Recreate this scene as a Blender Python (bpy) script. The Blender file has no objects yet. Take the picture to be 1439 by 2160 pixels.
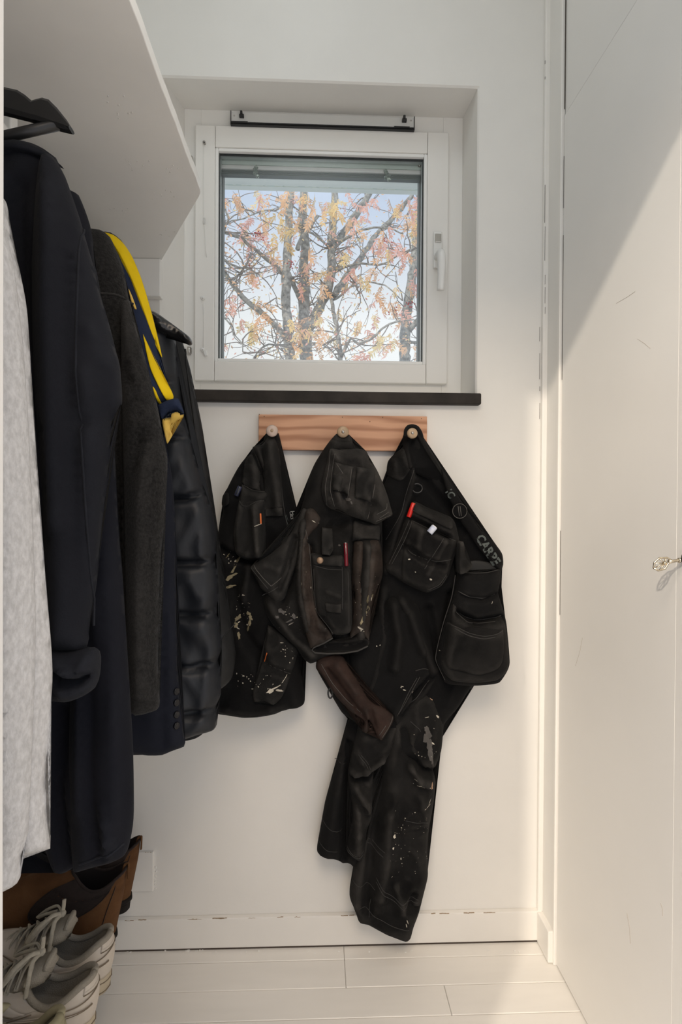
import bpy, bmesh, math, random
import numpy as np
from mathutils import Vector, Matrix, noise
from mathutils.geometry import delaunay_2d_cdt

# ---------------------------------------------------------------- camera, sky, sun, fill lights, exposure
SC = bpy.context.scene
COL = SC.collection
PI = math.pi
F_PX, CX, CY = 1210.0, 719.5, 1080.0
CAM = Vector((0.0, -1.40, 1.07))
YAW, PITCH, ROLL = math.radians(2.25), math.radians(0.47), 0.006
_F = Vector((math.sin(YAW) * math.cos(PITCH), math.cos(YAW) * math.cos(PITCH), -math.sin(PITCH)))
_R0 = Vector((math.cos(YAW), -math.sin(YAW), 0.0))
_U0 = _R0.cross(_F)
_R = _R0 * math.cos(ROLL) + _U0 * math.sin(ROLL)
_U = _U0 * math.cos(ROLL) - _R0 * math.sin(ROLL)
cam_data = bpy.data.cameras.new('camera')
cam_data.sensor_fit = 'VERTICAL'
cam_data.sensor_height = 36.0
cam_data.lens = F_PX / 2160.0 * 36.0
cam_data.clip_start = 0.02
cam = bpy.data.objects.new('camera', cam_data)
COL.objects.link(cam)
cam.matrix_world = Matrix(((_R.x, _U.x, -_F.x, CAM.x), (_R.y, _U.y, -_F.y, CAM.y), (_R.z, _U.z, -_F.z, CAM.z), (0, 0, 0, 1)))
SC.camera = cam

SC.view_settings.view_transform = 'Standard'
SC.view_settings.look = 'None'
SC.view_settings.gamma = 1.0
SC.view_settings.use_curve_mapping = False
SC.view_settings.exposure = 0.0
SC.cycles.use_denoising = True
SC.cycles.max_bounces = 10
SC.cycles.diffuse_bounces = 6
SC.cycles.transparent_max_bounces = 12

world = bpy.data.worlds.new('sky')
SC.world = world
world.use_nodes = True
wn = world.node_tree
wn.nodes.clear()
w_out = wn.nodes.new('ShaderNodeOutputWorld')
w_bg = wn.nodes.new('ShaderNodeBackground')
w_tc = wn.nodes.new('ShaderNodeTexCoord')
w_sep = wn.nodes.new('ShaderNodeSeparateXYZ')
w_ramp = wn.nodes.new('ShaderNodeValToRGB')
wn.links.new(w_tc.outputs['Generated'], w_sep.inputs[0])
wn.links.new(w_sep.outputs['Z'], w_ramp.inputs[0])
wn.links.new(w_ramp.outputs[0], w_bg.inputs[0])
wn.links.new(w_bg.outputs[0], w_out.inputs[0])
els = w_ramp.color_ramp.elements
els[0].position = 0.0; els[0].color = (1.02, 1.03, 1.05, 1)
els[1].position = 1.0; els[1].color = (0.34, 0.52, 0.90, 1)
e = els.new(0.30); e.color = (1.0, 1.02, 1.05, 1)
e = els.new(0.46); e.color = (0.66, 0.76, 0.96, 1)
w_bg.inputs['Strength'].default_value = 1.0

SUN_DIR = Vector((0.685, 1.0, -0.609)).normalized()
sun_data = bpy.data.lights.new('sun', 'SUN')
sun_data.energy = 1.6
sun_data.color = (1.0, 0.87, 0.71)
sun_data.angle = math.radians(1.6)
sun = bpy.data.objects.new('sun', sun_data)
COL.objects.link(sun)
sun.rotation_euler = SUN_DIR.to_track_quat('-Z', 'Y').to_euler()
sun.location = (-3, -5, 4)

def area_light(name, loc, target, sx, sy, energy, color):
    d = bpy.data.lights.new(name, 'AREA')
    d.shape = 'RECTANGLE'; d.size = sx; d.size_y = sy
    d.energy = energy; d.color = color
    o = bpy.data.objects.new(name, d)
    COL.objects.link(o)
    o.location = loc
    o.rotation_euler = (Vector(target) - Vector(loc)).to_track_quat('-Z', 'Y').to_euler()
    return o
# added fill light, unseen, aimed at the floor behind the camera
area_light('room_fill_light', (-0.1, -2.3, 2.65), (-0.1, -2.2, 0.0), 1.6, 1.2, 60.0, (1.0, 0.80, 0.58))
# added soft fill under the closet ceiling, unseen, to brighten the upper walls
area_light('closet_fill_light', (-0.06, -0.74, 2.72), (0.10, -0.70, 0.0), 0.60, 0.40, 2.6, (0.86, 0.95, 1.0))

# ---------------------------------------------------------------- pixel helpers
def ray(px, py):
    return _F * F_PX + _R * (px - CX) - _U * (py - CY)

def W(px, py, Y):
    r = ray(px, py)
    return CAM + r * ((Y - CAM.y) / r.y)

def WX(px, py, X):
    r = ray(px, py)
    return CAM + r * ((X - CAM.x) / r.x)

def WZ(px, py, Z):
    r = ray(px, py)
    return CAM + r * ((Z - CAM.z) / r.z)

def XZ(pts, Y):
    out = []
    for p in pts:
        w = W(p[0], p[1], Y)
        out.append((w.x, w.z))
    return np.array(out)

# ---------------------------------------------------------------- object helpers
BASE = {}

def props(o, label=None, cat=None, group=None, kind=None):
    if label: o['label'] = label
    if cat: o['category'] = cat
    if group: o['group'] = group
    if kind: o['kind'] = kind
    return o

def thing(name, loc, label=None, cat=None, group=None, kind=None, rz=0.0):
    o = bpy.data.objects.new(name, None)
    o.empty_display_size = 0.05
    COL.objects.link(o)
    o.location = loc
    o.rotation_euler = (0, 0, rz)
    BASE[o] = Vector(loc)
    return props(o, label, cat, group, kind)

def mesh_obj(name, verts, faces, m, parent=None, smooth=True, local=False):
    """links one mesh object; verts are world coordinates unless local"""
    base = Vector((0, 0, 0))
    if parent is not None:
        base = BASE[parent]
    if not local and parent is not None:
        verts = [(v[0] - base.x, v[1] - base.y, v[2] - base.z) for v in verts]
    me = bpy.data.meshes.new(name)
    me.from_pydata([tuple(v) for v in verts], [], [tuple(f) for f in faces])
    me.validate()
    if smooth:
        me.polygons.foreach_set('use_smooth', [True] * len(me.polygons))
    if m is not None:
        me.materials.append(m)
    me.update()
    o = bpy.data.objects.new(name, me)
    COL.objects.link(o)
    if parent is not None:
        o.parent = parent
    BASE[o] = base
    return o

def own_mesh(name, verts, faces, m, label, cat, group=None, smooth=True):
    """a top-level thing that is one mesh, its origin at its base"""
    vs = [Vector(v) for v in verts]
    c = Vector((sum(v.x for v in vs) / len(vs), sum(v.y for v in vs) / len(vs), min(v.z for v in vs)))
    o = mesh_obj(name, [v - c for v in vs], faces, m, None, smooth)
    o.location = c
    BASE[o] = c
    return props(o, label, cat, group)

def bm_out(bm):
    bm.verts.index_update()
    v = [tuple(x.co) for x in bm.verts]
    f = [[x.index for x in q.verts] for q in bm.faces]
    bm.free()
    return v, f

def box_vf(x0, x1, y0, y1, z0, z1, bevel=0.0, seg=2):
    bm = bmesh.new()
    bmesh.ops.create_cube(bm, size=1.0)
    for v in bm.verts:
        v.co = Vector(((x0 + x1) / 2 + v.co.x * (x1 - x0), (y0 + y1) / 2 + v.co.y * (y1 - y0), (z0 + z1) / 2 + v.co.z * (z1 - z0)))
    if bevel > 0:
        bmesh.ops.bevel(bm, geom=bm.edges[:], offset=bevel, segments=seg, profile=0.5, affect='EDGES')
    return bm_out(bm)

def box(name, b, m, parent=None, bevel=0.0, seg=2, smooth=False):
    v, f = box_vf(*b, bevel=bevel, seg=seg)
    o = mesh_obj(name, v, f, m, parent, smooth)
    return o

def join_vf(parts):
    V, Fs = [], []
    for v, f in parts:
        n = len(V)
        V.extend(v)
        Fs.extend([[i + n for i in q] for q in f])
    return V, Fs

def prism_vf(pts, axis, a, b, bevel=0.0):
    """closed 2-D outline extruded along an axis: 'y' -> pts are (x, z); 'z' -> (x, y); 'x' -> (y, z)"""
    bm = bmesh.new()
    def mk(p, t):
        return {'y': (p[0], t, p[1]), 'z': (p[0], p[1], t), 'x': (t, p[0], p[1])}[axis]
    lo = [bm.verts.new(mk(p, a)) for p in pts]
    hi = [bm.verts.new(mk(p, b)) for p in pts]
    n = len(pts)
    bm.faces.new(lo)
    bm.faces.new(list(reversed(hi)))
    for i in range(n):
        bm.faces.new((lo[i], hi[i], hi[(i + 1) % n], lo[(i + 1) % n]))
    bmesh.ops.recalc_face_normals(bm, faces=bm.faces[:])
    if bevel > 0:
        cap = set()
        es = [e for e in bm.edges if (e.verts[0] in lo and e.verts[1] in lo) or (e.verts[0] in hi and e.verts[1] in hi)]
        bmesh.ops.bevel(bm, geom=es, offset=bevel, segments=2, profile=0.5, affect='EDGES')
    return bm_out(bm)

def frames(pts):
    pts = [Vector(p) for p in pts]
    T = []
    for i in range(len(pts)):
        a = pts[max(i - 1, 0)]
        b = pts[min(i + 1, len(pts) - 1)]
        t = (b - a)
        T.append(t.normalized() if t.length > 1e-9 else Vector((0, 0, 1)))
    n = T[0].orthogonal().normalized()
    out = []
    for t in T:
        n = (n - t * n.dot(t))
        n = n.normalized() if n.length > 1e-6 else t.orthogonal().normalized()
        out.append((t, n, t.cross(n)))
    return pts, out

def tube_vf(pts, r, sides=8, cap=True, flat=1.0):
    pts, fr = frames(pts)
    rs = r if hasattr(r, '__len__') else [r] * len(pts)
    V, Fs = [], []
    for p, (t, n, b), q in zip(pts, fr, rs):
        for k in range(sides):
            a = 2 * PI * k / sides
            V.append(tuple(p + n * (math.cos(a) * q) + b * (math.sin(a) * q * flat)))
    for i in range(len(pts) - 1):
        for k in range(sides):
            k2 = (k + 1) % sides
            Fs.append((i * sides + k, i * sides + k2, (i + 1) * sides + k2, (i + 1) * sides + k))
    if cap:
        Fs.append(tuple(reversed(range(sides))))
        m = (len(pts) - 1) * sides
        Fs.append(tuple(range(m, m + sides)))
    return V, Fs

def tube(name, pts, r, m, parent=None, sides=8, flat=1.0):
    v, f = tube_vf(pts, r, sides, True, flat)
    return mesh_obj(name, v, f, m, parent)

def lathe_vf(profile, center, axis, seg=24):
    """profile [(r, h)] revolved about axis through center; h runs along axis"""
    axis = Vector(axis).normalized()
    n = axis.orthogonal().normalized()
    b = axis.cross(n)
    c = Vector(center)
    V, Fs = [], []
    for r, h in profile:
        for k in range(seg):
            a = 2 * PI * k / seg
            V.append(tuple(c + axis * h + n * (r * math.cos(a)) + b * (r * math.sin(a))))
    for i in range(len(profile) - 1):
        for k in range(seg):
            k2 = (k + 1) % seg
            Fs.append((i * seg + k, i * seg + k2, (i + 1) * seg + k2, (i + 1) * seg + k))
    Fs.append(tuple(reversed(range(seg))))
    m = (len(profile) - 1) * seg
    Fs.append(tuple(range(m, m + seg)))
    return V, Fs

def lathe(name, profile, center, axis, m, parent=None, seg=24):
    v, f = lathe_vf(profile, center, axis, seg)
    return mesh_obj(name, v, f, m, parent)

def spline(pts, step, closed=False):
    """Catmull-Rom resample of 2-D or 3-D points"""
    P = [np.array(p, float) for p in pts]
    n = len(P)
    out = []
    m = n if closed else n - 1
    for i in range(m):
        p1, p2 = P[i], P[(i + 1) % n]
        p0 = P[(i - 1) % n] if closed or i > 0 else p1
        p3 = P[(i + 2) % n] if closed or i + 2 < n else p2
        L = np.linalg.norm(p2 - p1)
        k = max(1, int(round(L / step)))
        for j in range(k):
            t = j / k
            # centripetal-ish tension keeps corners tight
            m1 = (p2 - p0) * 0.36
            m2 = (p3 - p1) * 0.36
            mL = max(L, 1e-9)
            for mm in (m1, m2):
                l = np.linalg.norm(mm)
                if l > mL:
                    mm *= mL / l
            t2, t3 = t * t, t * t * t
            out.append((2 * t3 - 3 * t2 + 1) * p1 + (t3 - 2 * t2 + t) * m1 + (-2 * t3 + 3 * t2) * p2 + (t3 - t2) * m2)
    if not closed:
        out.append(P[-1])
    return np.array(out)

# ---------------------------------------------------------------- materials
def mat(name, col, rough=0.6, var=0.0, vscale=8.0, bump=0.0, bscale=60.0, metal=0.0, spec=0.5, stretch=(1, 1, 1), col2=None, sheen=0.0, vdetail=4.0, coat=0.0):
    m = bpy.data.materials.new(name)
    m.use_nodes = True
    nt = m.node_tree
    b = nt.nodes['Principled BSDF']
    b.inputs['Base Color'].default_value = (*col, 1)
    b.inputs['Roughness'].default_value = rough
    b.inputs['Metallic'].default_value = metal
    b.inputs['Specular IOR Level'].default_value = spec
    if sheen:
        b.inputs['Sheen Weight'].default_value = sheen
        b.inputs['Sheen Roughness'].default_value = 0.5
    if coat:
        b.inputs['Coat Weight'].default_value = coat
        b.inputs['Coat Roughness'].default_value = 0.25
    tc = nt.nodes.new('ShaderNodeTexCoord')
    mp = nt.nodes.new('ShaderNodeMapping')
    mp.inputs['Scale'].default_value = stretch
    nt.links.new(tc.outputs['Object'], mp.inputs[0])
    if var > 0 or col2:
        nz = nt.nodes.new('ShaderNodeTexNoise')
        nz.inputs['Scale'].default_value = vscale
        nz.inputs['Detail'].default_value = vdetail
        nz.inputs['Roughness'].default_value = 0.6
        nt.links.new(mp.outputs[0], nz.inputs['Vector'])
        rp = nt.nodes.new('ShaderNodeValToRGB')
        c2 = col2 if col2 else tuple(min(1, c * (1 + var)) for c in col)
        c1 = col if col2 else tuple(c * (1 - var) for c in col)
        rp.color_ramp.elements[0].position = 0.35; rp.color_ramp.elements[0].color = (*c1, 1)
        rp.color_ramp.elements[1].position = 0.68; rp.color_ramp.elements[1].color = (*c2, 1)
        nt.links.new(nz.outputs['Fac'], rp.inputs[0])
        nt.links.new(rp.outputs[0], b.inputs['Base Color'])
    if bump > 0:
        nb = nt.nodes.new('ShaderNodeTexNoise')
        nb.inputs['Scale'].default_value = bscale
        nb.inputs['Detail'].default_value = 3.0
        nt.links.new(mp.outputs[0], nb.inputs['Vector'])
        bp = nt.nodes.new('ShaderNodeBump')
        bp.inputs['Strength'].default_value = bump
        bp.inputs['Distance'].default_value = 0.002
        nt.links.new(nb.outputs['Fac'], bp.inputs['Height'])
        nt.links.new(bp.outputs[0], b.inputs['Normal'])
    return m

def wood_mat(name, c1, c2, rough, scale, stretch):
    m = bpy.data.materials.new(name)
    m.use_nodes = True
    nt = m.node_tree
    b = nt.nodes['Principled BSDF']
    b.inputs['Roughness'].default_value = rough
    tc = nt.nodes.new('ShaderNodeTexCoord')
    mp = nt.nodes.new('ShaderNodeMapping')
    mp.inputs['Scale'].default_value = stretch
    wv = nt.nodes.new('ShaderNodeTexWave')
    wv.wave_type = 'BANDS'; wv.bands_direction = 'Z'
    wv.inputs['Scale'].default_value = scale
    wv.inputs['Distortion'].default_value = 9.0
    wv.inputs['Detail'].default_value = 3.0
    wv.inputs['Detail Scale'].default_value = 1.2
    rp = nt.nodes.new('ShaderNodeValToRGB')
    rp.color_ramp.elements[0].position = 0.0; rp.color_ramp.elements[0].color = (*c1, 1)
    rp.color_ramp.elements[1].position = 0.75; rp.color_ramp.elements[1].color = (*c2, 1)
    nt.links.new(tc.outputs['Object'], mp.inputs[0])
    nt.links.new(mp.outputs[0], wv.inputs['Vector'])
    nt.links.new(wv.outputs['Fac'], rp.inputs[0])
    nt.links.new(rp.outputs[0], b.inputs['Base Color'])
    return m

M = {}
M['wall'] = mat('wall_paint', (0.80, 0.785, 0.75), 0.55, 0.025, 3.0, 0.35, 28.0)
M['wall_door'] = mat('door_paint', (0.80, 0.785, 0.755), 0.34, 0.02, 2.0, 0.08, 22.0)
M['trim'] = mat('trim_paint', (0.81, 0.79, 0.75), 0.42, 0.02, 6.0, 0.12, 30.0)
M['floor'] = mat('floor_paint', (0.80, 0.775, 0.73), 0.38, 0.04, 5.0, 0.15, 18.0, stretch=(0.3, 2, 1))
M['shelf'] = mat('shelf_paint', (0.88, 0.87, 0.84), 0.36, 0.03, 4.0, 0.25, 22.0)
M['window'] = mat('window_paint', (0.83, 0.815, 0.78), 0.35, 0.01, 5.0)
M['bead'] = mat('bead_white', (0.86, 0.86, 0.84), 0.3)
M['gasket'] = mat('gasket_dark', (0.03, 0.035, 0.035), 0.5)
M['alu'] = mat('aluminium', (0.62, 0.66, 0.66), 0.3, metal=0.6)
M['silver_plastic'] = mat('silver_plastic', (0.62, 0.62, 0.60), 0.35)
M['black_plastic'] = mat('black_plastic', (0.015, 0.015, 0.016), 0.4)
M['white_plastic'] = mat('white_plastic', (0.82, 0.82, 0.80), 0.35)
M['blind'] = mat('blind_green_grey', (0.74, 0.84, 0.78), 0.45)
M['blind_dark'] = mat('blind_dark_grey', (0.24, 0.28, 0.28), 0.5)  # even dark grey for the slats and the outer sash
M['soffit'] = mat('soffit_paint', (0.86, 0.90, 0.83), 0.5, 0.04, 7.0)
M['steel'] = mat('steel', (0.55, 0.53, 0.50), 0.28, metal=1.0)
M['chrome'] = mat('chrome', (0.75, 0.73, 0.70), 0.15, metal=1.0)
M['antique'] = mat('antique_nickel', (0.62, 0.56, 0.45), 0.22, metal=1.0, col2=(0.45, 0.38, 0.28), vscale=160)
M['stone'] = mat('stone_sill', (0.018, 0.0155, 0.0135), 0.6, 0.0, 14.0, 0.12, 60.0, spec=0.2, col2=(0.040, 0.034, 0.029))
M['pine'] = wood_mat('pine_board', (0.40, 0.18, 0.09), (0.63, 0.34, 0.20), 0.45, 13.0, (0.16, 1, 1.0))
M['peg'] = mat('turned_peg', (0.42, 0.30, 0.19), 0.4, 0.15, 40.0)
M['peg_pale'] = mat('turned_peg_pale', (0.55, 0.43, 0.36), 0.4, 0.12, 40.0)
M['crack'] = mat('dark_crack', (0.06, 0.045, 0.035), 0.9)
M['crack_brown'] = mat('bare_wood', (0.33, 0.24, 0.15), 0.8)
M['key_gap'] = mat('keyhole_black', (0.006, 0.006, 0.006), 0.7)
# cloth
def cloth_mat(name, c, c2, rough=0.9, vscale=9.0, bump=0.25, bscale=420.0, sheen=0.0, stretch=(1, 1, 1), spec=0.12):
    sheen *= 0.25
    return mat(name, c, rough, 0, vscale, bump, bscale, 0, spec, stretch, col2=c2, sheen=sheen)
M['grey_marl'] = cloth_mat('grey_marl', (0.47, 0.46, 0.45), (0.62, 0.61, 0.60), 0.95, 230.0, 0.5, 300, stretch=(1.0, 1.0, 0.55))
M['navy'] = cloth_mat('navy_cotton', (0.0075, 0.0082, 0.0115), (0.0110, 0.0118, 0.0155), 0.85, 6.0, 0.2, 500, sheen=0.10)
M['navy_dark'] = cloth_mat('navy_wool', (0.0060, 0.0065, 0.0100), (0.0085, 0.009, 0.013), 0.9, 6.0, 0.2, 500, sheen=0.06)
M['charcoal'] = cloth_mat('charcoal_wool', (0.0065, 0.0064, 0.0063), (0.020, 0.0194, 0.0188), 0.95, 240.0, 0.7, 380, sheen=0.22)
M['suit'] = cloth_mat('navy_suiting', (0.0075, 0.0088, 0.0145), (0.0105, 0.012, 0.019), 0.8, 10.0, 0.15, 500, sheen=0.08)
M['puffer'] = cloth_mat('puffer_nylon', (0.0075, 0.009, 0.0125), (0.010, 0.012, 0.016), 0.52, 10.0, 0.5, 45, spec=0.35, stretch=(1, 1, 0.4))
M['black_smooth'] = cloth_mat('black_smooth', (0.007, 0.0075, 0.0085), (0.010, 0.0105, 0.0115), 0.55, 6.0, 0.1, 200, spec=0.3)
M['leather'] = mat('black_leather', (0.010, 0.010, 0.011), 0.3, 0.2, 40.0, 0.35, 120.0)
M['yellow'] = cloth_mat('yellow_knit', (0.62, 0.43, 0.008), (0.72, 0.51, 0.012), 0.85, 12.0, 0.2, 400)
M['yellow_inside'] = cloth_mat('yellow_inside', (0.60, 0.40, 0.09), (0.70, 0.48, 0.12), 0.85, 12.0, 0.2, 400)
M['navy_trim'] = cloth_mat('navy_knit', (0.014, 0.020, 0.042), (0.018, 0.026, 0.054), 0.85, 12.0, 0.3, 400)
M['work'] = cloth_mat('work_black', (0.0045, 0.0045, 0.0046), (0.017, 0.0162, 0.0155), 0.9, 9.0, 0.35, 350, sheen=0.05)
M['work_plain'] = cloth_mat('work_black_plain', (0.0042, 0.0042, 0.0046), (0.0078, 0.0078, 0.008), 0.9, 7.0, 0.3, 350, sheen=0.04)
M['work_grey'] = cloth_mat('work_faded', (0.009, 0.0088, 0.0086), (0.038, 0.035, 0.032), 0.9, 13.0, 0.45, 260, sheen=0.08)
M['work_panel'] = cloth_mat('work_panel', (0.008, 0.008, 0.0078), (0.019, 0.0184, 0.0176), 0.9, 12.0, 0.4, 300, sheen=0.06)
M['work_brown'] = cloth_mat('work_brown', (0.011, 0.0085, 0.0075), (0.052, 0.038, 0.031), 0.85, 14.0, 0.4, 260)
M['rust'] = cloth_mat('rust_lining', (0.020, 0.0125, 0.0105), (0.043, 0.026, 0.021), 0.8, 20.0, 0.3, 300)
M['stitch'] = mat('grey_stitching', (0.040, 0.038, 0.036), 0.9)
M['stitch_pale'] = mat('pale_stitching', (0.085, 0.08, 0.073), 0.9)
M['print'] = mat('grey_print', (0.34, 0.345, 0.34), 0.7)
M['print_dim'] = mat('dim_print', (0.075, 0.088, 0.083), 0.7)
M['paint_spot'] = mat('cream_paint', (0.50, 0.46, 0.38), 0.6, 0.25, 60.0)
M['paint_khaki'] = mat('khaki_paint', (0.20, 0.17, 0.10), 0.7, 0.3, 40.0)
M['paint_tan'] = mat('tan_paint', (0.40, 0.25, 0.16), 0.7, 0.2, 40.0)
M['paint_grey'] = mat('grey_smear', (0.085, 0.078, 0.072), 0.8, 0.3, 30.0)
M['button'] = mat('black_button', (0.008, 0.008, 0.010), 0.3, spec=0.35)
M['brass'] = mat('worn_brass_button', (0.30, 0.20, 0.13), 0.5, 0.3, 90.0, metal=0.4)
M['orange'] = mat('orange_lacquer', (0.62, 0.14, 0.03), 0.4)
M['dark_red'] = mat('dark_red_lacquer', (0.14, 0.008, 0.016), 0.3)
M['red'] = mat('red_lacquer', (0.60, 0.018, 0.012), 0.3)
M['pale_blue'] = mat('pale_blue_plastic', (0.45, 0.52, 0.72), 0.35, 0, 60.0, col2=(0.75, 0.78, 0.85))
M['slate_blue'] = mat('slate_blue', (0.03, 0.035, 0.07), 0.3)
# dust, wear and fold highlights painted as paler colour on ridges and seams
def add_wear_highlight(m, col, lo=0.515, hi=0.62):
    nt = m.node_tree
    b = nt.nodes['Principled BSDF']
    src = b.inputs['Base Color'].links[0].from_socket
    ge = nt.nodes.new('ShaderNodeNewGeometry')
    mr = nt.nodes.new('ShaderNodeMapRange')
    mr.inputs['From Min'].default_value = lo
    mr.inputs['From Max'].default_value = hi
    nz = nt.nodes.new('ShaderNodeTexNoise')
    nz.inputs['Scale'].default_value = 45.0
    nz.inputs['Detail'].default_value = 5.0
    mu = nt.nodes.new('ShaderNodeMath'); mu.operation = 'MULTIPLY'
    mx = nt.nodes.new('ShaderNodeMix'); mx.data_type = 'RGBA'
    tc = nt.nodes.new('ShaderNodeTexCoord')
    nt.links.new(tc.outputs['Object'], nz.inputs['Vector'])
    nt.links.new(ge.outputs['Pointiness'], mr.inputs['Value'])
    nt.links.new(mr.outputs[0], mu.inputs[0])
    nt.links.new(nz.outputs['Fac'], mu.inputs[1])
    nt.links.new(mu.outputs[0], mx.inputs[0])
    nt.links.new(src, mx.inputs[6])
    mx.inputs[7].default_value = (*col, 1)
    nt.links.new(mx.outputs[2], b.inputs['Base Color'])
for k_ in ('work', 'work_grey', 'work_panel', 'work_brown'):
    add_wear_highlight(M[k_], (0.075, 0.070, 0.064))
for k_ in ('work_plain', 'rust'):
    add_wear_highlight(M[k_], (0.030, 0.028, 0.026))
for k_ in ('navy', 'navy_dark', 'suit', 'puffer'):  # highlights along the coats' fold ridges, put into the colour
    add_wear_highlight(M[k_], (0.020, 0.022, 0.028))
add_wear_highlight(M['charcoal'], (0.045, 0.043, 0.041))
# footwear
M['sneaker'] = mat('worn_white_leather', (0.50, 0.44, 0.365), 0.5, 0.0, 9.0, 0.25, 60.0, col2=(0.60, 0.54, 0.47))  # leather darkened in its colour for the shade the shoes stand in
M['sneaker_seam'] = mat('dirty_seam', (0.20, 0.155, 0.105), 0.8)
M['sole'] = mat('yellowed_sole', (0.46, 0.39, 0.28), 0.55, 0.15, 14.0, 0.1, 60.0)
M['lining'] = mat('grey_lining', (0.30, 0.27, 0.22), 0.9, 0.12, 20.0, 0.6, 500.0)
M['lace'] = mat('cream_lace', (0.40, 0.365, 0.295), 0.9, 0.15, 60.0, 0.5, 300.0)  # lace colour lowered for that same shade
M['suede'] = mat('brown_suede', (0.085, 0.040, 0.017), 0.95, 0.0, 10.0, 0.4, 300.0, spec=0.15, col2=(0.15, 0.074, 0.033))
M['gusset'] = mat('dark_elastic', (0.018, 0.011, 0.009), 0.95, 0.2, 60.0, 0.3, 300.0)
M['boot_sole'] = mat('dark_sole', (0.009, 0.007, 0.0055), 0.7, spec=0.2)
M['boot_in'] = mat('boot_lining', (0.014, 0.009, 0.008), 0.9)
M['khaki'] = mat('olive_suede', (0.30, 0.27, 0.17), 0.9, 0.15, 20.0, 0.3, 200.0)
M['khaki_in'] = mat('olive_lining', (0.15, 0.14, 0.10), 0.95)
# outside
M['bark'] = mat('rowan_bark', (0.20, 0.20, 0.19), 0.9, 0.0, 34.0, 0.7, 60.0, col2=(0.52, 0.52, 0.49))
M['twig'] = mat('twig_bark', (0.27, 0.245, 0.23), 0.9)
M['gravel'] = mat('pale_gravel_yard', (0.62, 0.61, 0.57), 0.95, 0.15, 6.0, 0.6, 30.0)
M['berry'] = mat('red_berry', (0.42, 0.05, 0.06), 0.4)
M['room_floor'] = mat('room_floor_paint', (0.84, 0.84, 0.83), 0.6, 0.03, 4.0, stretch=(6, 0.6, 1))

def leaf_mat(name, c1, c2, c3):
    m = bpy.data.materials.new(name)
    m.use_nodes = True
    nt = m.node_tree
    b = nt.nodes['Principled BSDF']
    b.inputs['Roughness'].default_value = 0.6
    oi = nt.nodes.new('ShaderNodeObjectInfo')
    rp = nt.nodes.new('ShaderNodeValToRGB')
    rp.color_ramp.elements[0].color = (*c1, 1)
    rp.color_ramp.elements[1].color = (*c3, 1)
    e = rp.color_ramp.elements.new(0.5); e.color = (*c2, 1)
    nt.links.new(oi.outputs['Random'], rp.inputs[0])
    nt.links.new(rp.outputs[0], b.inputs['Base Color'])
    tl = nt.nodes.new('ShaderNodeBsdfTranslucent')
    nt.links.new(rp.outputs[0], tl.inputs[0])
    mx = nt.nodes.new('ShaderNodeMixShader')
    mx.inputs[0].default_value = 0.35
    nt.links.new(b.outputs[0], mx.inputs[1])
    nt.links.new(tl.outputs[0], mx.inputs[2])
    nt.links.new(mx.outputs[0], nt.nodes['Material Output'].inputs[0])
    return m
M['leaf_orange'] = leaf_mat('leaf_orange', (0.92, 0.56, 0.30), (0.95, 0.66, 0.44), (0.94, 0.60, 0.38))  # leaf colours brightened to stand in for haze in the window glass
M['leaf_yellow'] = leaf_mat('leaf_yellow', (0.95, 0.70, 0.32), (0.97, 0.80, 0.46), (0.94, 0.66, 0.32))
M['leaf_pink'] = leaf_mat('leaf_pink', (0.90, 0.50, 0.42), (0.93, 0.60, 0.52), (0.92, 0.52, 0.40))

def glass_mat():
    m = bpy.data.materials.new('window_glass')
    m.use_nodes = True
    nt = m.node_tree
    nt.nodes.clear()
    o = nt.nodes.new('ShaderNodeOutputMaterial')
    t = nt.nodes.new('ShaderNodeBsdfTransparent')
    t.inputs[0].default_value = (0.985, 0.992, 0.988, 1)
    g = nt.nodes.new('ShaderNodeBsdfGlossy')
    g.inputs['Roughness'].default_value = 0.01
    fr = nt.nodes.new('ShaderNodeFresnel')
    fr.inputs[0].default_value = 1.5
    mx = nt.nodes.new('ShaderNodeMixShader')
    nt.links.new(fr.outputs[0], mx.inputs[0])
    nt.links.new(t.outputs[0], mx.inputs[1])
    nt.links.new(g.outputs[0], mx.inputs[2])
    nt.links.new(mx.outputs[0], o.inputs[0])
    return m
M['glass'] = glass_mat()
M['crystal'] = mat('clear_clip', (0.72, 0.82, 0.76), 0.1)
M['crystal'].node_tree.nodes['Principled BSDF'].inputs['Transmission Weight'].default_value = 0.7

# ---------------------------------------------------------------- the setting
XL, XR = -0.70, 0.5625             # side walls
YF, YN = -0.989, -1.089            # front wall of the closet, its two faces
CEIL = 2.75
# window recess in the back wall
hole = (W(341, 500, 0).x, W(1006, 500, 0).x, W(676, 836, 0).z, W(676, 173, 0).z)
FY = 0.12                          # plane of the fixed frame
inner = (W(388, 500, FY).x, W(975, 500, FY).x, W(676, 832, FY).z, W(676, 239, FY).z)
def wall_with_hole():
    V, Fs = [], []
    def ring(x0, x1, z0, z1, y):
        n = len(V)
        V.extend([(x0, y, z0), (x1, y, z0), (x1, y, z1), (x0, y, z1)])
        return [n, n + 1, n + 2, n + 3]
    o1 = ring(XL - 0.1, XR + 0.1, 0, CEIL, 0.0)
    e = 0.004
    a0 = ring(hole[0] - e, hole[1] + e, hole[2] - e, hole[3] + e, 0.0)
    a1 = ring(hole[0], hole[1], hole[2], hole[3], e)
    b = ring(inner[0], inner[1], inner[2], inner[3], FY)
    c = ring(inner[0], inner[1], inner[2], inner[3], 0.30)
    o2 = ring(XL - 0.1, XR + 0.1, 0, CEIL, 0.30)
    def br(p, q):
        for i in range(4):
            j = (i + 1) % 4
            Fs.append((p[i], p[j], q[j], q[i]))
    br(o1, a0); br(a0, a1); br(a1, b); br(b, c); br(c, o2); br(o2, o1)
    return V, Fs
v, f = wall_with_hole()
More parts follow.
